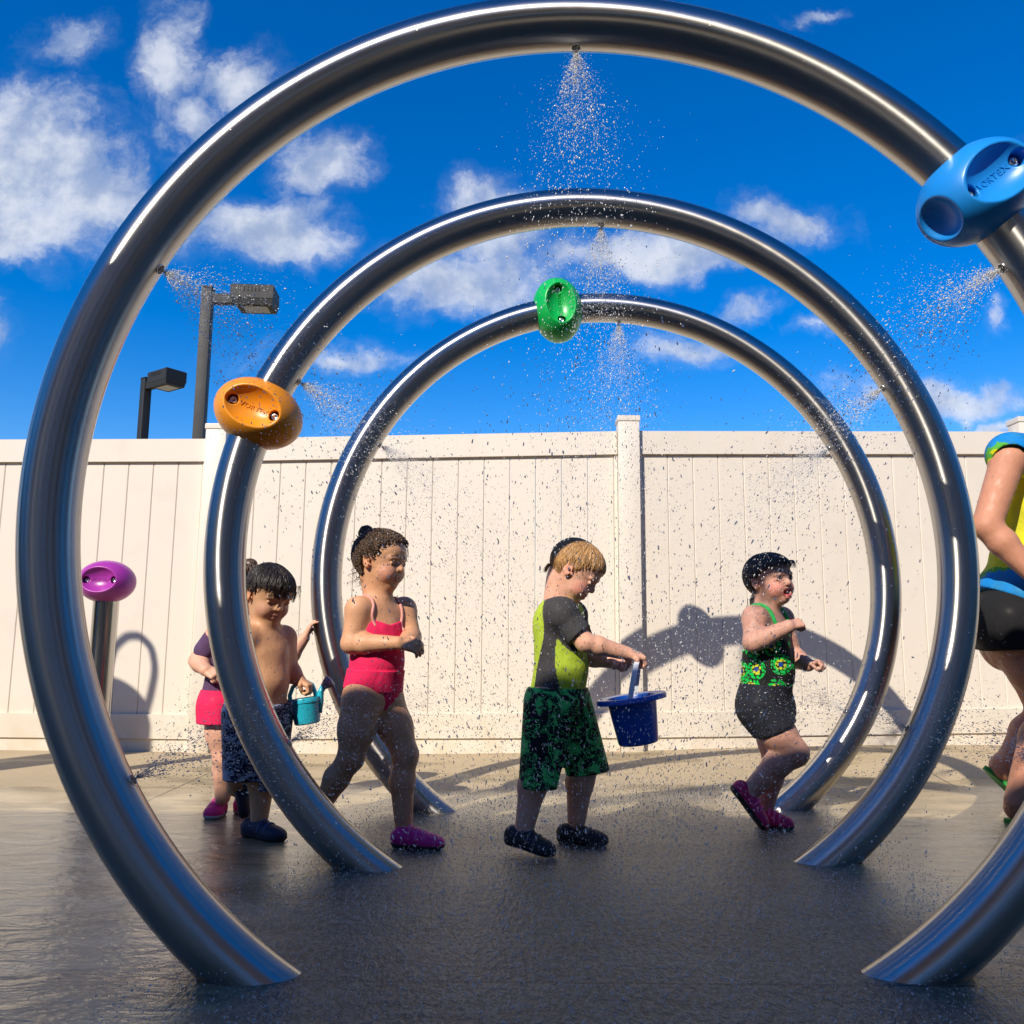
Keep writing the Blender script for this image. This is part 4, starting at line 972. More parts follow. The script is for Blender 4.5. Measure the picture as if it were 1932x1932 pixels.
        s.add('foot', cone(Q(0.22, 0, 0.030), Q(0.72, 0, 0.022), wid * 0.72, wid * 0.6), 0.02)
        return Q
def s_m(b, i): return -0.262 + 0.02
def sphere(mb, c, r, n=16, m=10, sc_=(1, 1, 1), M=None):
    prof = [(r * math.sin(PI * i / m), -r * math.cos(PI * i / m)) for i in range(m + 1)]
    S = np.diag(sc_); mb.lathe(prof, n, (np.eye(3) if M is None else np.array(M)) @ S, c)
def wob3(V, s, seed=0):
    r = np.random.default_rng(seed); o = 0
    for i in range(5):
        w = r.normal(size=3) * s * (1 + 0.5 * i); o = o + np.sin(V @ w + r.uniform(0, 6.28)) / (1 + 0.4 * i)
    return o / 2.2
GIRL_LINE = [(-0.6, -0.34), (-0.15, -0.30), (-0.11, -0.10), (-0.08, 0.05), (0.08, 0.06), (0.18, 0.19), (0.30, 0.31), (0.40, 0.37), (0.5, 0.39)]
TAN = (0.64, 0.345, 0.195); PALE = (0.72, 0.40, 0.275); OLIVE = (0.59, 0.33, 0.18)
def J(y0): return lambda u, v, dy=0.0: P(u, v, y0 + dy)
def ground_pt(u, y): 
    q = P(u, 1400, y); return np.array([q[0], y, 0.0])

# ---- girl in the pink swimsuit
def girl_pink():
    y0 = 2.98; j = J(y0)
    B = Body('girl in a bright pink one-piece swimsuit and curly bun, hands held together', loc=tuple(ground_pt(740, y0)))
    B.torso(j(706, 1302), j(716, 1140), 48, 0.098, 0.079, 1.06)
    hd = Head(j(720, 1058, -.01), 0.203, 26, -7, 0); B.head(hd, j(714, 1132, 0), 'down', 0.2)
    B.arm(j(676, 1150, -.070), j(662, 1214, -.085), j(750, 1213, -.12), (0.040, 0.033, 0.022))
    B.hand(j(752, 1213, -.12), unit(j(800, 1222, -.12) - j(752, 1213, -.12)), (0.1, 0.5, -0.5), 0.098, (22, 38, 30), 1, 0.3)
    B.arm(j(762, 1150, .068), j(776, 1203, .04), j(764, 1212, -.055), (0.040, 0.034, 0.023))
    B.hand(j(764, 1211, -.055), unit(j(800, 1205, -.10) - j(764, 1211, -.055)), (-0.2, -0.3, -0.9), 0.095, (25, 40, 30), -1, 0.3)
    B.leg(j(684, 1322, -.042), j(662, 1430, -.055), j(600, 1534, .0), (0.070, 0.043, 0.027), (-1, 0, -.3))
    B.leg(j(728, 1322, .040), j(765, 1424, .005), j(762, 1572, -.01), (0.063, 0.043, 0.027), (-1, 0, 0))
    gy = 2.945
    h2 = ground_pt(744, gy); t2 = ground_pt(842, gy - 0.04)
    B.shoe(h2, t2, (0, 0, 1), ('magenta_shoe', 'dark_sole'), 0.033, 0.056)
    h1 = j(590, 1545, .01); t1 = ground_pt(640, y0 - .02); t1[2] = 0.004
    B.shoe(h1, t1, (0.75, 0, 0.6), ('magenta_shoe', 'dark_sole'), 0.033, 0.056)
    def col(V): return np.tile(np.array((0.84, 0.022, 0.11)), (len(V), 1))
    lim = B
    M, pel, L = B.M, B.pel, B.TL
    def clip(X, Y, Z):
        q = [X - pel[0], Y - pel[1], Z - pel[2]]; a, b, c = [q[0] * M[0, i] + q[1] * M[1, i] + q[2] * M[2, i] for i in range(3)]
        top = 0.80 * L - 0.30 * (b * b) / 0.01 * 0.004 / 0.012 * 0.05 + np.where(a > 0, -0.012 + np.abs(b) * 0.30, -0.055)
        legline = -0.070 + np.abs(b) * 0.80
        return np.maximum(c - top, legline - c)
    B.garment('swimsuit', 'dyed_cloth', ('torso',), 0.0055, clip, colfn=col, extra=[(ell(pel + M @ [0, 0, -0.055], (0.045, 0.05, 0.055), M), 0.03)])
    # peplum band round the hips
    def clip2(X, Y, Z):
        q = [X - pel[0], Y - pel[1], Z - pel[2]]; c = q[0] * M[0, 2] + q[1] * M[1, 2] + q[2] * M[2, 2]; a = q[0] * M[0, 0] + q[1] * M[1, 0] + q[2] * M[2, 0]
        return np.maximum(c - 0.070, 0.002 - c - a * 0.10)
    B.garment('hip_band', 'dyed_cloth', ('torso',), 0.0105, clip2, colfn=col)
    for sgn in (-1, 1):
        B.band('shoulder_strap', 'strap_print', [pel + M @ np.array(p) for p in ((0.075, sgn * 0.056, 0.74 * L), (0.060, sgn * 0.064, 0.88 * L), (0.012, sgn * 0.062, 1.0 * L), (-0.045, sgn * 0.055, 0.90 * L), (-0.07, sgn * 0.042, 0.72 * L))], 0.0055, 0.001)
    B.finish(TAN, (0.42, 0.13, 0.11), (0.06, 0.035, 0.022), (0.56, 0.24, 0.17))
    bun = hd.W(-0.43, -0.05, 0.45)
    B.hair('brown_curls', GIRL_LINE, 0.040, 0.016, 26, [(ell(bun, (0.13 * hd.H, 0.12 * hd.H, 0.14 * hd.H), hd.M), 0.0), (ell(hd.W(-0.46, -0.03, 0.24), (0.10 * hd.H, 0.10 * hd.H, 0.16 * hd.H), hd.M), 0.012)], curl=14)
    t = MB(); ax = unit(hd.W(-0.43, -0.05, 0.45) - hd.W(-0.22, -0.02, 0.30)); e1 = unit(np.cross(ax, hd.f)); e2 = np.cross(ax, e1); cc = hd.W(-0.315, -0.035, 0.375)
    t.tube([cc + 0.062 * hd.H * (math.cos(a) * e1 + math.sin(a) * e2) * 1.35 for a in np.linspace(0, 2 * PI, 19)], 0.008, 8); t.build('hair_tie', MAT['orange_band'], B.hairo, smooth=True)
    r = np.random.default_rng(3); st = []
    for i in range(46):
        a0, b0, c0 = -0.30 + 0.2 * r.random(), r.uniform(-.33, .33), -0.05 - 0.28 * r.random(); back = -0.10 - 0.12 * r.random(); tw = r.uniform(3, 7); p = []
        for q in range(9):
            t_ = q / 8; p.append((a0 + back * t_ + 0.035 * math.sin(tw * t_ * 2), b0 * (1 - .2 * t_) + 0.035 * math.cos(tw * t_ * 2), c0 - 0.20 * t_))
        st.append(p)
    for i in range(26):
        a0, b0, c0 = -0.44 - 0.1 * r.random(), r.uniform(-.15, .08), 0.40 - .30 * r.random(); tw = r.uniform(4, 9)
        st.append([(a0 - 0.09 * q / 7 + 0.04 * math.sin(tw * q / 7), b0 + 0.04 * math.cos(tw * q / 7), c0 - 0.20 * q / 7) for q in range(8)])
    for i in range(18):
        a0 = 0.06 + 0.26 * r.random(); st.append([(a0, -0.34 + .2 * (a0 - .06), 0.10 + a0 * .5), (a0 + .02, -0.345 + .2 * (a0 - .06), 0.03 + a0 * .45), (a0 + .05 * r.uniform(-1, 1), -0.34 + .25 * (a0 - .06), -0.05 + a0 * .4)])
    B.strands(st, 5, 0.0013)
    B.bun(bun, 0.128 * hd.H, 90, 4)
    B.scalp(700, GIRL_LINE, 0.04, 2, (0.14, 0.32), 0.055, 0.0016, (-0.30, 0.0))
girl_pink()

# ---- blond boy with the bucket
def boy_blond():
    y0 = 2.93; j = J(y0)
    B = Body('blond boy in lime and charcoal shirt and leaf print shorts, carrying the blue bucket', loc=tuple(ground_pt(1040, y0)))
    B.torso(j(1054, 1316), j(1056, 1148), 20, 0.094, 0.079, 1.04)
    hd = Head(j(1086, 1076, -.015), 0.203, 14, -36, 0); B.head(hd, j(1052, 1142, 0), 'down', 0.9)
    B.arm(j(1060, 1164, -.085), j(1104, 1212, -.115), j(1184, 1233, -.085), (0.040, 0.031, 0.022))
    B.hand(j(1186, 1233, -.085), unit(j(1218, 1240, -.07) - j(1186, 1233, -.085)), (-0.25, 0.25, -1), 0.098, (62, 75, 50), -1, 0.8)
    B.arm(j(1078, 1166, .080), j(1106, 1236, .07), j(1156, 1248, .01), (0.041, 0.034, 0.024))
    B.hand(j(1158, 1248, .01), unit(j(1190, 1262, -.03) - j(1158, 1248, .01)), (0.1, -0.75, 0.5), 0.096, (38, 55, 40), 1, 0.5)
    B.leg(j(1036, 1334, -.046), j(1022, 1440, -.05), j(990, 1560, -.06), (0.074, 0.048, 0.031), (-1, 0, 0))
    B.leg(j(1074, 1334, .046), j(1106, 1436, .05), j(1088, 1545, .06), (0.072, 0.048, 0.031), (-1, 0, 0))
    g = 2.86; h = P(952, 1589, g + .03); t = ground_pt(1046, g - 0.05)
    h[2] = max(h[2], 0.012); B.shoe(h, t, (0.1, 0, 1), ('black_shoe', 'dark_sole'), 0.034, 0.056)
    h = ground_pt(1052, 3.03); t = ground_pt(1146, 2.97); B.shoe(h, t, (0, 0, 1), ('black_shoe', 'dark_sole'), 0.034, 0.056)
    M, pel, L = B.M, B.pel, B.TL
    W = lambda u, v, dy: j(u, v, dy)
    # shirt: torso and short sleeves
    lime = np.array((0.42, 0.56, 0.045)); char = np.array((0.052, 0.050, 0.052))
    sl = [(cone(W(1060, 1160, -.085), W(1094, 1200, -.108), 0.050, 0.047), 0.03), (cone(W(1078, 1162, .080), W(1098, 1212, .073), 0.048, 0.046), 0.03),
          (cone(pel + M @ [-0.004, 0.0, 0.93 * L], W(1060, 1160, -.085), 0.05, 0.05), 0.03), (cone(pel + M @ [-0.004, 0.0, 0.93 * L], W(1078, 1162, .080), 0.05, 0.048), 0.03)]
    def colS(V):
        q = B.loc(V); a, b, c = q.T; side = np.abs(a + 0.006 + 0.012 * np.sin(c * 18)) < 0.036 + 0.012 * np.cos(c * 16)
        sleeve = np.minimum(sl[0][0].f(*V.T), sl[1][0].f(*V.T)) < 0.0125
        m = ((side & (np.abs(b) > 0.035)) | (sleeve & (a > -0.040) & (np.abs(b) > 0.05))).astype(float)
        return lime * (1 - m[:, None]) + char * m[:, None]
    e1 = unit(W(1104, 1212, -.115) - W(1060, 1164, -.085)); p1 = W(1094, 1200, -.108); e2 = unit(W(1106, 1236, .07) - W(1078, 1166, .080)); p2 = W(1098, 1212, .073)
    def clipS(X, Y, Z):
        q = [X - pel[0], Y - pel[1], Z - pel[2]]; a, b, c = [q[0] * M[0, i] + q[1] * M[1, i] + q[2] * M[2, i] for i in range(3)]
        hem = -0.045 - c; nk = 0.047 - np.sqrt((X - B.neck[0]) ** 2 + (Y - B.neck[1]) ** 2 + (Z - B.neck[2] - 0.042) ** 2)
        return np.maximum(hem, nk)
    cut = lambda p, e: (lambda X, Y, Z: (X - p[0]) * e[0] + (Y - p[1]) * e[1] + (Z - p[2]) * e[2])
    e1c = [(cone(W(1060, 1160, -.085), W(1110, 1218, -.117), 0.050, 0.045), 0.03)]; e2c = [(cone(W(1078, 1162, .080), W(1104, 1230, .072), 0.048, 0.044), 0.03)]
    B.garment('rash_shirt', 'dyed_cloth', ('torso',), 0.0105, clipS, colfn=colS, extra=sl[2:], parts=[(e1c, cut(p1, e1)), (e2c, cut(p2, e2))])
    # board shorts
    sh = [(cone(j(1034, 1326, -.046), j(1021, 1476, -.052), 0.069, 0.061), 0.03), (cone(j(1072, 1326, .046), j(1106, 1460, .052), 0.068, 0.068), 0.03)]
    def clipB(X, Y, Z):
        q = [X - pel[0], Y - pel[1], Z - pel[2]]; a, b, c = [q[0] * M[0, i] + q[1] * M[1, i] + q[2] * M[2, i] for i in range(3)]
        z1 = W(1021, 1480, 0)[2]; z2 = W(1100, 1462, 0)[2]; hem = np.where(b > 0, z1, z2 + 0.10 * (X - W(1100, 1462, 0)[0])) - Z
        return np.maximum(c - 0.034, hem)
    B.garment('board_shorts', 'leaf_print', ('torso',), 0.012, clipB, extra=sh, subs=[(cone(j(1063 - 0.05 * (q - 1450), q, -.14), j(1063 - 0.05 * (q - 1450), q, .14), 0.005 + 0.00030 * (q - 1450)), 0.004) for q in range(1452, 1512, 5)])
    B.finish(PALE, (0.50, 0.15, 0.13), (0.42, 0.25, 0.13), (0.68, 0.27, 0.21))
    B.hair('blond_hair', [(-0.6, -0.27), (-0.15, -0.26), (-0.11, -0.08), (-0.08, 0.05), (0.0, 0.04), (0.03, -0.02), (0.08, 0.05), (0.18, 0.13), (0.30, 0.21), (0.42, 0.25), (0.5, 0.26)], 0.026, 0.008, 40, jag=0.045, taper=0.2)
    r = np.random.default_rng(5); st = []
    for i in range(40):
        b0 = r.uniform(-.22, .22); st.append([(-0.40, b0, -0.16), (-0.405 - .015 * r.random(), b0, -0.23), (-0.39 - .03 * r.random(), b0 * .95, -0.29 - 0.05 * r.random())])
    for i in range(26):
        a0 = 0.04 + .26 * r.random(); b0 = -0.372 + .30 * a0 * a0 * 2; st.append([(a0, b0, 0.18 + a0 * .3), (a0 + .02, b0, 0.10 + a0 * .3), (a0 + .03 + r.uniform(-.02, .02), b0 + .005, 0.03 + a0 * .35)])
    B.strands(st, 5, 0.0012)
    B.scalp(800, [(-0.6, -0.27), (-0.15, -0.26), (-0.11, -0.08), (-0.08, 0.05), (0.0, 0.04), (0.03, -0.02), (0.08, 0.05), (0.18, 0.13), (0.30, 0.21), (0.42, 0.25), (0.5, 0.26)], 0.0, 4, (0.22, 0.42), 0.024, 0.0011, (-0.20, 0.0), 0.03)
boy_blond()

# ---- toddler girl running
def toddler():
    y0 = 3.24; j = J(y0)
    B = Body('laughing toddler in a green flower print halter top and black shorts, running', loc=tuple(ground_pt(1450, y0)))
    B.torso(j(1444, 1322), j(1446, 1156), 36, 0.097, 0.083, 1.10)
    hd = Head(j(1452, 1094, -.01), 0.200, 57, 5, 5); B.head(hd, j(1445, 1150, 0), 'open', 1.0, True)
    B.arm(j(1424, 1166, -.072), j(1420, 1212, -.115), j(1488, 1182, -.16), (0.042, 0.034, 0.024))
    B.hand(j(1490, 1181, -.16), unit(j(1512, 1174, -.15) - j(1490, 1181, -.16)), (0.1, 0.6, -0.8), 0.092, (62, 80, 55), 1, 0.8)
    B.arm(j(1474, 1168, .066), j(1494, 1238, .085), j(1524, 1254, -.0), (0.043, 0.037, 0.026))
    B.hand(j(1526, 1254, -.0), unit(j(1548, 1250, -.03) - j(1526, 1254, -.0)), (-0.1, -0.2, -0.9), 0.092, (60, 78, 50), -1, 0.8)
    B.leg(j(1434, 1345, -.045), j(1500, 1420, -.075), j(1408, 1500, -.05), (0.070, 0.048, 0.030), (-.5, 0, 1))
    B.leg(j(1460, 1345, .045), j(1464, 1440, .045), j(1444, 1525, .055), (0.070, 0.048, 0.030), (-1, 0, 0))
    h = j(1376, 1486, -.05); t = ground_pt(1434, 3.17); t[2] = 0.006; B.shoe(h, t, (0.8, 0, 0.5), ('red_shoe', 'dark_sole'), 0.034, 0.056)
    h = ground_pt(1424, 3.29); t = ground_pt(1492, 3.235); B.shoe(h, t, (0, 0, 1), ('red_shoe', 'dark_sole'), 0.033, 0.054)
    M, pel, L = B.M, B.pel, B.TL
    def clip(X, Y, Z):
        q = [X - pel[0], Y - pel[1], Z - pel[2]]; a, b, c = [q[0] * M[0, i] + q[1] * M[1, i] + q[2] * M[2, i] for i in range(3)]
        top = np.where(a > 0, 0.90 * L - np.abs(b) * 0.75, 0.56 * L + np.clip(a + .05, 0, .05) * 1.2)
        return np.maximum(c - top, 0.030 - 0.12 * a - c)
    B.garment('halter_top', 'flower_print', ('torso',), 0.007, clip)
    for sgn in (-1, 1):
        B.band('halter_strap', 'green_strap', [pel + M @ np.array(p) for p in ((0.085, sgn * 0.046, 0.74 * L), (0.070, sgn * 0.056, 0.88 * L), (0.030, sgn * 0.056, 1.00 * L), (-0.02, sgn * 0.048, 1.06 * L), (-0.055, sgn * 0.015, 1.05 * L))], 0.0075, 0.002)
    sh = [(cone(j(1432, 1338, -.045), j(1470, 1386, -.060), 0.070, 0.073), 0.05), (cone(j(1460, 1338, .045), j(1462, 1388, .045), 0.070, 0.070), 0.05)]
    e1 = unit(j(1500, 1420, -.075) - j(1434, 1345, -.045)); p1 = j(1462, 1376, -.058)
    def clipB(X, Y, Z):
        q = [X - pel[0], Y - pel[1], Z - pel[2]]; a, b, c = [q[0] * M[0, i] + q[1] * M[1, i] + q[2] * M[2, i] for i in range(3)]
        hem = (X - p1[0]) * 0.42 - (Z - p1[2]) * 0.91 
        return np.maximum(c - 0.060, hem)
    B.garment('shorts', 'dyed_cloth', ('torso',), 0.008, clipB, extra=sh, colfn=lambda V: np.tile(np.array((0.016, 0.017, 0.024)), (len(V), 1)))
    B.finish((0.60, 0.33, 0.245), (0.52, 0.14, 0.13), (0.10, 0.06, 0.045), (0.68, 0.26, 0.20))
    B.hair('toddler_hair', [(-0.6, -0.55), (-0.16, -0.52), (-0.12, -0.20), (-0.09, 0.04), (0.03, 0.05), (0.12, 0.15), (0.30, 0.22), (0.42, 0.25), (0.5, 0.26)], 0.032, 0.008, 36, [(ell(hd.W(-0.30, 0, -0.36), (0.11 * hd.H, 0.25 * hd.H, 0.20 * hd.H), hd.M), 0.0)], jag=0.022)
    r = np.random.default_rng(6); st = []
    for i in range(60):
        b0 = r.uniform(-.33, .33); w = 0.435 - 0.42 * b0 * b0; st.append([(w - .03, b0, 0.31), (w - .006, b0, 0.25), (w + .002, b0 + r.uniform(-.015, .015), 0.19 - .04 * r.random())])
    for i in range(40):
        b0 = r.uniform(-.28, .28); st.append([(-.38, b0, -0.30), (-.40, b0, -0.50), (-.38 - .10 * r.random(), b0 * 1.05, -0.62 - .06 * r.random())])
    B.strands(st, 5, 0.0013)
    B.scalp(650, [(-0.6, -0.55), (-0.16, -0.52), (-0.12, -0.20), (-0.09, 0.04), (0.03, 0.05), (0.12, 0.15), (0.30, 0.22), (0.42, 0.25), (0.5, 0.26)], 0.0, 6, (0.25, 0.5), 0.036, 0.0013, (-0.15, 0.0), 0.03)
toddler()

# ---- bare-chested boy with the watering can
def boy_dark():
    y0 = 3.06; j = J(y0)
    B = Body('bare-chested dark-haired boy in navy flowered trunks holding the teal watering can', loc=tuple(ground_pt(490, y0)))
    B.torso(j(490, 1338), j(500, 1186), 42, 0.102, 0.080, 1.08)
    hd = Head(j(509, 1120, -.02), 0.200, 44, -24, 0); B.head(hd, j(500, 1182, 0), 'down', 0.0)
    B.arm(j(462, 1204, -.07), j(440, 1268, -.06), j(462, 1318, -.10), (0.040, 0.033, 0.023)); B.hand(j(462, 1319, -.10), (0.3, -0.2, -0.9), (0.9, 0.3, 0.2), 0.095, (40, 50, 40), 1)
    B.arm(j(536, 1204, .068), j(546, 1266, .08), j(564, 1283, .075), (0.040, 0.033, 0.023)); B.hand(j(565, 1283, .075), (0.75, -0.2, -0.35), (-0.35, 0.1, -0.9), 0.096, (62, 78, 50), -1, 0.8)
    B.leg(j(470, 1352, -.045), j(462, 1440, .0), j(444, 1486, .09), (0.070, 0.047, 0.030), (-1, 0, 0.4))
    B.leg(j(508, 1352, .04), j(504, 1445, .02), j(490, 1540, .0), (0.068, 0.046, 0.030), (-1, 0, 0))
    h = ground_pt(468, 3.09); t = ground_pt(545, 2.99); B.shoe(h, t, (0, 0, 1), ('navy_shoe', 'dark_sole'), 0.033, 0.056)
    h = j(437, 1470, .10); t = j(452, 1545, .03); B.shoe(h, t, (0.95, 0.25, 0.1), ('navy_shoe', 'dark_sole'), 0.033, 0.056)
    M, pel, L = B.M, B.pel, B.TL
    sh = [(cone(j(468, 1346, -.045), j(461, 1462, -.005), 0.079, 0.062), 0.02), (cone(j(506, 1346, .04), j(500, 1476, .012), 0.078, 0.060), 0.02)]
    def clipB(X, Y, Z):
        q = [X - pel[0], Y - pel[1], Z - pel[2]]; a, b, c = [q[0] * M[0, i] + q[1] * M[1, i] + q[2] * M[2, i] for i in range(3)]
        z1 = j(500, 1490, 0)[2]; z0 = j(460, 1470, 0)[2]; return np.maximum(c - 0.028 + 0.1 * a, np.where(b > 0.01, z0, z1) - Z)
    B.garment('swim_trunks', 'hibiscus_print', ('torso',), 0.010, clipB, extra=sh)
    d = MB(); d.tube([pel + M @ np.array(p) for p in ((0.088, 0.0, 0.015), (0.094, 0.012, -0.02), (0.092, 0.016, -0.07))], 0.003, 6); d.build('drawstring', MAT['red_shoe'], B.root, smooth=True)
    B.finish(OLIVE, (0.40, 0.15, 0.13), (0.03, 0.02, 0.015), (0.50, 0.25, 0.17))
    B.hair('dark_hair', [(-0.6, -0.42), (-0.16, -0.36), (-0.12, -0.16), (-0.09, 0.03), (0.05, 0.03), (0.14, 0.12), (0.26, 0.20), (0.42, 0.22), (0.5, 0.23)], 0.036, 0.010, 34, jag=0.04)
    r = np.random.default_rng(8); st = []
    for i in range(70):
        b0 = r.uniform(-.34, .34); w = 0.435 - 0.42 * b0 * b0; st.append([(w - .03, b0, 0.31), (w - .004, b0 * 1.02, 0.22), (w + .002, b0 + r.uniform(-.05, .03), 0.13 - .08 * r.random())])
    for i in range(30):
        a0 = 0.02 + .22 * r.random(); st.append([(a0, -.37, 0.14), (a0 + .02, -.36, 0.05), (a0 + .05, -.345, -0.02 - .05 * r.random())])
    B.strands(st, 5, 0.0014)
    B.scalp(650, [(-0.6, -0.42), (-0.16, -0.36), (-0.12, -0.16), (-0.09, 0.03), (0.05, 0.03), (0.14, 0.12), (0.26, 0.20), (0.42, 0.22), (0.5, 0.23)], 0.0, 8, (0.25, 0.45), 0.040, 0.0014, (-0.15, 0.0), 0.05)
boy_dark()

# ---- girl half hidden behind the middle hoop
def girl_behind():
    y0 = 3.40; j = J(y0)
    B = Body('girl in pink shorts half hidden behind the bare-chested boy and the middle hoop', loc=tuple(ground_pt(425, y0)))
    B.torso(j(430, 1318), j(440, 1178), 30, 0.100, 0.080, 1.05)
    hd = Head(j(461, 1112, -.01), 0.200, 20, 0, 0); B.head(hd, j(440, 1174, 0), 'down', 0.1)
    B.arm(j(414, 1192, -.08), j(374, 1246, -.06), j(388, 1264, -.14), (0.040, 0.034, 0.023)); B.hand(j(389, 1265, -.14), (0.8, -0.3, -0.25), (-0.1, 0.6, -0.6), 0.096, (55, 70, 45), 1, 0.7)
    B.arm(j(466, 1192, .078), j(540, 1248, .05), j(574, 1204, .06), (0.038, 0.033, 0.022))
    q = ring_pt(2, math.radians(190)); hp = j(575, 1203, .06); B.hand(hp, (0.30, 0.05, 0.75), (0.9, 0.25, -0.25), 0.096, (14, 24, 20), 1, 0.1, 8)
    B.leg(j(418, 1338, -.045), j(425, 1428, -.05), j(420, 1504, -.02), (0.070, 0.046, 0.029), (0, 1, 0))
    B.leg(j(448, 1338, .045), j(462, 1428, .02), j(458, 1506, .06), (0.068, 0.046, 0.029), (-1, 0, 0))
    h = ground_pt(424, 3.44); t = ground_pt(404, 3.33); B.shoe(h, t, (0, 0, 1), ('pink_shoe', 'pale_sole'), 0.034, 0.058)
    h = ground_pt(452, 3.47); t = ground_pt(500, 3.42); B.shoe(h, t, (0, 0, 1), ('pink_shoe', 'pale_sole'), 0.034, 0.058)
    M, pel, L = B.M, B.pel, B.TL
    pink = lambda V: np.tile(np.array((0.78, 0.02, 0.10)), (len(V), 1)); purple = lambda V: np.tile(np.array((0.10, 0.05, 0.12)), (len(V), 1))
    def clipT(X, Y, Z):
        q = [X - pel[0], Y - pel[1], Z - pel[2]]; c = q[0] * M[0, 2] + q[1] * M[1, 2] + q[2] * M[2, 2]; return np.maximum(c - 0.90 * L, 0.02 - c)
    B.garment('swim_top', 'dyed_cloth', ('torso',), 0.007, clipT, colfn=purple, parts=[([(cone(j(418, 1190, -.075), j(388, 1228, -.068), 0.048, 0.044), 0.02)], lambda X, Y, Z: X * 0 - 1.0)])
    sh = [(cone(j(416, 1334, -.045), j(417, 1366, -.050), 0.080, 0.079), 0.02), (cone(j(448, 1334, .045), j(452, 1366, .04), 0.078, 0.076), 0.02)]
    def clipB(X, Y, Z):
        q = [X - pel[0], Y - pel[1], Z - pel[2]]; c = q[0] * M[0, 2] + q[1] * M[1, 2] + q[2] * M[2, 2]; return np.maximum(c - 0.035, j(417, 1362, 0)[2] - Z)
    B.garment('swim_shorts', 'dyed_cloth', ('torso',), 0.010, clipB, extra=sh, colfn=pink)
    B.finish(PALE, (0.45, 0.15, 0.13), (0.06, 0.035, 0.022), (0.62, 0.25, 0.19))
    B.hair('brown_curls', [(-0.6, -0.36), (-0.12, -0.30), (-0.02, -0.12), (0.10, 0.05), (0.20, 0.16), (0.36, 0.28), (0.5, 0.30)], 0.045, 0.016, 26, [(ell(hd.W(0.10, 0.0, 0.50), (0.15 * hd.H, 0.14 * hd.H, 0.11 * hd.H), hd.M), 0.01)], curl=14)
girl_behind()

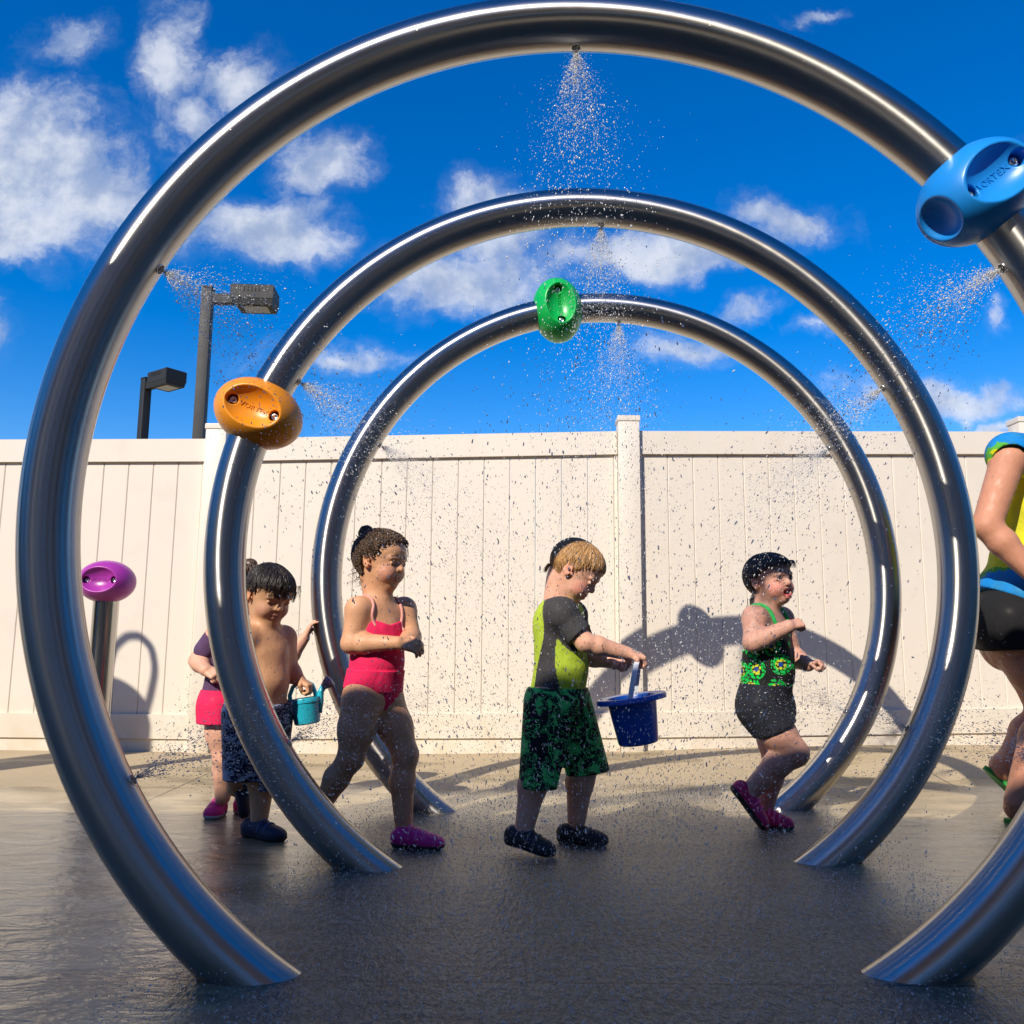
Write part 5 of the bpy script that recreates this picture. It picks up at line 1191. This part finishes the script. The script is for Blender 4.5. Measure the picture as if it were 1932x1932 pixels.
# ---- woman at the edge of the picture
def woman():
    y0 = 3.40; j = J(y0)
    B = Body('woman in blue and yellow tie-dye shirt, black shorts and green flip-flops', group='adults', loc=tuple(ground_pt(1925, y0)))
    if 'group' in B.root: del B.root['group']
    B.torso(j(1915, 1168), j(1972, 850), 22, 0.178, 0.128, 1.0)
    hd = Head(j(2010, 735, 0), 0.225, 20, -14, 0); B.head(hd, j(1978, 838, 0), 'open', 0.5)
    B.arm(j(1902, 868, -.17), j(1862, 992, -.20), j(1962, 1098, -.26), (0.062, 0.052, 0.030)); B.hand(j(1964, 1099, -.26), (0.8, -0.2, -0.4), (0, 0.7, -0.6), 0.175, (30, 40, 30), 1)
    B.arm(j(2010, 872, .17), j(2030, 1000, .20), j(2110, 1060, .14), (0.058, 0.050, 0.030)); B.hand(j(2112, 1060, .14), (0.8, -0.2, -0.3), (0, -0.7, -0.6), 0.175, (30, 40, 30), -1)
    B.leg(j(1908, 1180, -.09), j(1996, 1330, -.10), j(1918, 1512, -.09), (0.118, 0.070, 0.043), (-1, 0, 0))
    B.leg(j(1925, 1180, .09), j(1975, 1345, .12), j(1893, 1455, .20), (0.112, 0.068, 0.042), (-1, 0, .3))
    # feet
    def foot(heel, toe, up, L=0.235):
        heel = np.array(heel); f = unit(np.array(toe) - heel); up = unit(np.array(up, float) - f * np.dot(up, f)); sd = np.cross(f, up); Q = lambda a, b, c: heel + f * a * L + sd * b + up * c
        B.add('foot', cone(Q(0.13, 0, 0.046), Q(0.14, 0, 0.05), 0.033), 0.02); B.add('foot', cone(Q(0.14, 0, 0.070), Q(0.45, 0, 0.050), 0.036, 0.030), 0.03); B.add('foot', cone(Q(0.45, 0.004, 0.045), Q(0.74, 0.006, 0.032), 0.030, 0.024), 0.025); B.add('foot', cone(Q(0.45, -0.012, 0.040), Q(0.72, -0.022, 0.032), 0.026, 0.022), 0.025)
        for i in range(5):
            b = -0.030 + 0.0150 * i; r = 0.0115 if i == 0 else 0.0085; e = (1.0, 0.98, 0.95, 0.91, 0.86)[i]
            B.add('foot', cone(Q(0.78, b, 0.026), Q(e - 0.03, b * 1.12, 0.022), r * 1.1, r), 0.008)
        sole = MB(); n = 28; out = []
        for i in range(n):
            t = 2 * PI * i / n; a = 0.5 - 0.54 * math.cos(t); w = 0.036 + 0.010 * math.sin(PI * min(max(a, 0), 1) * 0.9 - 0.6); out.append((a, math.copysign(abs(math.sin(t)) ** 0.75, math.sin(t)) * w))
        sole.add([Q(a, b, -0.001) for a, b in out] + [Q(a, b, 0.015) for a, b in out], [tuple(range(n)), tuple(range(2 * n - 1, n - 1, -1))] + [(i, i + n, (i + 1) % n + n, (i + 1) % n) for i in range(n)])
        so_ = sole.build('flip_flop', MAT['green_sandal'], B.root)
        st = MB(); c = Q(0.80, -0.018, 0.030)
        for sg in (-1, 1): st.tube([c + up * 0.012, Q(0.62, sg * 0.026 - .008, 0.066), Q(0.42, sg * 0.037, 0.040), Q(0.36, sg * 0.038, 0.010)], 0.0055, 8)
        st.build('thong_strap', MAT['green_sandal'], so_, smooth=True)
    foot(ground_pt(1888, 3.40), ground_pt(2000, 3.30), (0, 0, 1))
    hh = j(1858, 1452, .22); tt = ground_pt(1935, 3.60); tt[2] = .005
    foot(hh, tt, (0.5, 0, 0.85))
    M, pel, L = B.M, B.pel, B.TL
    def tie(V):
        q = B.loc(V); a, b, c = q.T; w = wob3(V, 9, 2) * 0.07 + wob3(V, 30, 4) * 0.035 + wob3(V, 90, 9) * 0.02
        blue = np.array((0.005, 0.22, 0.62)); yel = np.array((0.80, 0.72, 0.0)); grn = np.array((0.10, 0.42, 0.05)); navy = np.array((0.005, 0.03, 0.16))
        t = c / L + w; C = np.where(((t > 0.84) | (t < 0.20))[:, None], blue, yel)
        g = (np.abs(t - 0.84) < 0.025) | (np.abs(t - 0.20) < 0.025); C = np.where(g[:, None], grn, C)
        ctr = np.array([0.09, 0.10, 0.56 * L]); r = np.linalg.norm((q - ctr) * (1, 0.9, 0.8), axis=1) + w * 0.8
        C = np.where((r < 0.075)[:, None], grn, C); C = np.where((r < 0.05)[:, None], navy, C)
        m = np.clip(0.5 + wob3(V, 26, 12) * 0.7, 0, 1)[:, None]; C = C * (0.72 + 0.28 * m) + (1 - m) * np.array((0.02, 0.06, 0.03))
        return C
    sl = [(cone(pel + M @ [0, 0.06, 0.93 * L], j(1906, 858, -.165), 0.07, 0.072), 0.03), (cone(pel + M @ [0, -0.06, 0.93 * L], j(2006, 862, .165), 0.07, 0.07), 0.03),
          (ell(pel + M @ [0.0, 0, 0.10 * L], (0.150, 0.20, 0.12), M), 0.05)]
    a1 = unit(j(1862, 992, -.20) - j(1902, 868, -.17)); q1 = j(1900, 868, -.175)
    def clip(X, Y, Z):
        q = [X - pel[0], Y - pel[1], Z - pel[2]]; a, b, c = [q[0] * M[0, i] + q[1] * M[1, i] + q[2] * M[2, i] for i in range(3)]
        return np.maximum(0.045 - 0.25 * a - c, 0.075 - np.sqrt((X - B.neck[0]) ** 2 + (Y - B.neck[1]) ** 2 + (Z - B.neck[2] - 0.035) ** 2))
    B.garment('tie_dye_shirt', 'dyed_cloth', ('torso',), 0.016, clip, 0.006, extra=sl, colfn=tie, subs=[(cone(q1 + a1 * 0.005 + np.array([0, -0.03, 0]), q1 + a1 * 0.16 + np.array([0, -0.06, 0]), 0.060), 0.01)])
    sh = [(cone(j(1906, 1176, -.09), j(1938, 1236, -.098), 0.128, 0.112), 0.03), (cone(j(1923, 1176, .09), j(1945, 1236, .10), 0.125, 0.108), 0.03)]
    e = unit(j(1996, 1330, -.10) - j(1908, 1180, -.09)); pp = j(1932, 1222, -.095)
    B.garment('shorts', 'dyed_cloth', ('torso',), 0.012, lambda X, Y, Z: np.maximum((X - pp[0]) * 0.10 - (Z - pp[2]) * 0.99, (Z - pel[2]) - 0.11), 0.006, extra=sh, colfn=lambda V: np.tile(np.array((0.012, 0.012, 0.013)), (len(V), 1)))
    B.finish((0.56, 0.265, 0.165), (0.45, 0.15, 0.13), (0.12, 0.08, 0.05), (0.66, 0.27, 0.2), 0.0046)
    B.hair('woman_hair', [(-0.6, -0.55), (-0.1, -0.5), (0.0, -0.1), (0.12, 0.1), (0.36, 0.28), (0.5, 0.30)], 0.05, 0.012, 30, vox=0.0032)
woman()

# ------------------------------------------------------------------ bucket and watering can
simple('bucket_blue', (0.006, 0.085, 0.47), 0.3, var=0.12, coat=0.2)
simple('white_strap', (0.66, 0.70, 0.76), 0.4)
simple('teal_plastic', (0.02, 0.42, 0.56), 0.35, var=0.12, coat=0.2)
simple('lavender_plastic', (0.16, 0.16, 0.26), 0.4)
def bucket():
    y0 = 2.86; j = J(y0); top = j(1191, 1316); s = y0 / FOC
    root = empty('bucket', tuple(top), 'royal blue toy bucket with wide brim hanging from the blond boy\'s hands', 'bucket'); setloc(root)
    ax = unit(np.array([0.15, 0.0, -0.98])); e1 = unit(np.array([0.98, -0.10, 0.15])); e1 = unit(e1 - ax * (e1 @ ax)); e2 = np.cross(-ax, e1); M = np.stack([e1, e2, -ax], 1)
    # the far edge of the brim rises, so it is seen from slightly below
    b = MB(); R0, R1, h = 46 * s, 37 * s, 84 * s
    b.lathe([(0, -h + 0.003), (R1 - 0.010, -h), (R1 - 0.003, -h + 0.002), (R1, -h + 0.008), (R0 - 0.001, -0.012), (R0, -0.006), (R0 + 0.002, -0.002), (63 * s, 0.002), (63.5 * s, -0.010), (64.5 * s, -0.011), (65 * s, 0.002), (63 * s, 0.0055), (R0, 0.003), (R0 - 0.004, -0.004), (R1 - 0.003, -h + 0.006), (0, -h + 0.006)], 48, M, top)
    b.build('pail', MAT['bucket_blue'], root, autosmooth=50)
    hp = j(1204, 1246, -.03) - top; hl = hp @ M
    st = MB(); n = 25
    pa = np.array([-0.010, -R0 * 0.98, -0.010]); pb = np.array([0.012, R0 * 0.98, -0.010]); pc = np.array([hl[0], hl[1] * 0.3, hl[2]])
    v = []
    for i in range(n):
        t = i / (n - 1); a = PI * t; p = pa * (math.cos(a) + 1) / 2 + pb * (1 - math.cos(a)) / 2; p = p + (pc - (pa + pb) / 2) * math.sin(a) ** 0.75
        tx = np.array([1.0, 0, 0]); rad = unit(np.array([0, p[1], max(p[2], 0) + 0.02]))
        for (dx, dr) in ((-0.0085, -0.0016), (0.0085, -0.0016), (0.0085, 0.0016), (-0.0085, 0.0016)): v.append(top + M @ (p + tx * dx + rad * dr))
    f = [(i * 4 + q, i * 4 + (q + 1) % 4, (i + 1) * 4 + (q + 1) % 4, (i + 1) * 4 + q) for i in range(n - 1) for q in range(4)] + [(0, 3, 2, 1), tuple((n - 1) * 4 + q for q in range(4))]
    st.add(v, f); st.build('handle', MAT['white_strap'], root, autosmooth=50)
bucket()
def can():
    y0 = 3.14; j = J(y0); s = y0 / FOC; top = j(577, 1316); bot = j(580, 1366); h = top[2] - bot[2]
    root = empty('watering_can', tuple(bot), 'teal toy watering can held by its handle in the bare-chested boy\'s hand', 'watering can'); setloc(root)
    ax = unit(top - bot + np.array([-0.004, 0, 0])); e1 = unit(np.cross((0, 1, 0), ax)); e2 = np.cross(ax, e1); M = np.stack([e1, e2, ax], 1); R0, R1 = 28.5 * s, 23 * s
    b = MB(); b.lathe([(0, 0.003), (R1 - 0.006, 0.0), (R1, 0.004), (R0 * 0.985, h * 0.80), (R0 * 1.03, h * 0.82), (R0 * 1.05, h * 0.98), (R0 * 1.03, h), (R0 * 0.95, h), (R0 * 0.93, h * 0.82), (R1 * 0.9, 0.006), (0, 0.006)], 40, M, bot)
    b.build('pot', MAT['teal_plastic'], root, autosmooth=45)
    hd = MB(); L = lambda x, y, z: bot + M @ np.array([x * s, y * s, h + z * s])
    hd.tube([L(-27, 0, -4), L(-27, 0, 8), L(-20, 0, 22), L(-8, 0, 29), L(6, 0, 29), L(16, 0, 22), L(20, 0, 8), L(21, 0, -3)], [4 * s] * 8, 12); hd.build('handle', MAT['teal_plastic'], root, smooth=True)
    sp = MB(); sp.tube([L(22, 0, -30), L(28, 0, -8), L(30, 0, 6), L(37, 0, 16)], [7 * s, 6.5 * s, 6 * s, 6 * s], 14); sp.build('spout', MAT['teal_plastic'], root, smooth=True)
    d = unit(L(37, 0, 16) - L(30, 0, 6)); d = unit(d + np.array([0.6, 0, 0])); a1 = unit(np.cross(d, (0, 1, 0))); MM = np.stack([a1, np.cross(d, a1), d], 1)
    ro = MB(); ro.lathe([(6 * s, -2 * s), (11 * s, 10 * s), (12.5 * s, 14 * s), (11 * s, 17 * s), (0, 18.5 * s)], 24, MM, L(37, 0, 16)); ro.build('rose', MAT['lavender_plastic'], root, smooth=True)
can()
# ------------------------------------------------------------------ water in the air
def m_water():
    m, k, b = mat('water_drops')
    b.inputs['Base Color'].default_value = (1.0, 1.0, 1.0, 1); b.inputs['Roughness'].default_value = 0.07; b.inputs['IOR'].default_value = 1.24
    b.inputs['Transmission Weight'].default_value = 0.36
m_water()
ICO_V = []; 
def ico():
    t = (1 + 5 ** .5) / 2
    v = np.array([(-1, t, 0), (1, t, 0), (-1, -t, 0), (1, -t, 0), (0, -1, t), (0, 1, t), (0, -1, -t), (0, 1, -t), (t, 0, -1), (t, 0, 1), (-t, 0, -1), (-t, 0, 1)]) / math.sqrt(1 + t * t)
    f = np.array([(0, 11, 5), (0, 5, 1), (0, 1, 7), (0, 7, 10), (0, 10, 11), (1, 5, 9), (5, 11, 4), (11, 10, 2), (10, 7, 6), (7, 1, 8), (3, 9, 4), (3, 4, 2), (3, 2, 6), (3, 6, 8), (3, 8, 9), (4, 9, 5), (2, 4, 11), (6, 2, 10), (8, 6, 7), (9, 8, 1)])
    return v, f
def drops_mesh(name, C, Vd, r, stretch, label):
    v, f = ico(); n = len(C)
    d = Vd / (np.linalg.norm(Vd, axis=1)[:, None] + 1e-9); a = np.cross(d, np.tile((0.3, 0.9, 0.2), (n, 1))); a /= np.linalg.norm(a, axis=1)[:, None]; b = np.cross(d, a)
    X = C[:, None, :] + r[:, None, None] * (v[None, :, 0:1] * a[:, None] + v[None, :, 1:2] * b[:, None] + v[None, :, 2:3] * d[:, None] * stretch[:, None, None])
    F = (f[None] + 12 * np.arange(n)[:, None, None]).reshape(-1, 3)
    o = np_mesh(name, X.reshape(-1, 3), F, MAT['water_drops']); tag(o, label, 'water spray', None, 'stuff'); return o
def sprays():
    rg = np.random.default_rng(21); G = np.array([0, 0, -9.81])
    for ring in range(3):
        C = []; Vv = []; R = []; S = []
        for (i, deg, p, inn) in NOZZLES:
            if i != ring: continue
            top = deg == 90; low = deg in (-30, 210)
            n = {0: 8000, 1: 10000, 2: 10000}[ring] if top else (4200 if low else 8000)
            e1 = unit(np.cross(inn, (0.2, 1, 0.1))); e2 = np.cross(inn, e1)
            sp = rg.normal(2.3 if top else (2.6 if low else 2.4), 0.35, n)
            # drops leave in loose sheets: a few preferred directions inside the cone
            nd = 34; dx = rg.normal(0, 0.25, (nd, 2)); w = rg.integers(0, nd, n); loose = rg.random(n) < 0.5
            sx = np.where(loose[:, None], rg.normal(0, 0.30, (n, 2)), dx[w] + rg.normal(0, 0.03, (n, 2)))
            d = inn + sx[:, :1] * e1 + sx[:, 1:] * e2; d /= np.linalg.norm(d, axis=1)[:, None]; v0 = d * sp[:, None]
            T = 0.75 if top else 0.85
            t = T * rg.random(n) ** (1.15 if top else 1.35); t[: n // 9] = 0.10 * rg.random(n // 9)
            wind = np.array([0.10, 0.55, 0]) * (t ** 2)[:, None] * 0.9
            X = p + v0 * t[:, None] * (1 - 0.18 * t)[:, None] + 0.5 * G * (t ** 2)[:, None] + wind + rg.normal(0, 0.02, (n, 3)) * t[:, None]
            V = v0 + G * t[:, None]
            r = np.clip(rg.lognormal(math.log(0.00074), 0.42, n), 0.0004, 0.0019); r[: n // 9] *= 0.85
            st = 1.0 + np.clip(np.linalg.norm(V, axis=1) * 0.45, 0.2, 2.2) * rg.uniform(0.5, 1.2, n)
            # mist hanging at the mouth of the nozzle
            q = 1500; tm = 0.13 * rg.random(q) ** 1.3; dm = inn + rg.normal(0, 0.33, (q, 1)) * e1 + rg.normal(0, 0.33, (q, 1)) * e2; Xm = p + dm * (2.2 * tm)[:, None] + rg.normal(0, 0.006, (q, 3)); Vm = dm * 2.0
            X = np.concatenate([X, Xm]); V = np.concatenate([V, Vm]); r = np.concatenate([r, rg.uniform(0.0003, 0.0008, q)]); st = np.concatenate([st, rg.uniform(1, 2.5, q)])
            ok = X[:, 2] > 0.004; C.append(X[ok]); Vv.append(V[ok]); R.append(r[ok]); S.append(st[ok])
        # small crowns thrown up where the drops land
        n = 11000; yc = RINGS[ring][0]; x = rg.uniform(-0.75, 1.15, n) + 0.1 * ring; y = yc + rg.uniform(-0.55, 0.65, n); z = 0.002 + rg.exponential(0.014, n)
        C.append(np.stack([x, y, z], 1)); Vv.append(np.stack([rg.normal(0, .6, n), rg.normal(0, .6, n), rg.uniform(.2, 1, n)], 1)); R.append(np.clip(rg.lognormal(math.log(0.00085), 0.4, n), .0004, .0022)); S.append(rg.uniform(1.0, 2.2, n))
        drops_mesh('water_spray', np.concatenate(C), np.concatenate(Vv), np.concatenate(R), np.concatenate(S),
                   ('glittering spray of water drops falling from the largest nearest hoop', 'spray of water drops falling inside the middle hoop', 'spray of water drops falling inside the smallest looking farthest hoop')[ring])
sprays()
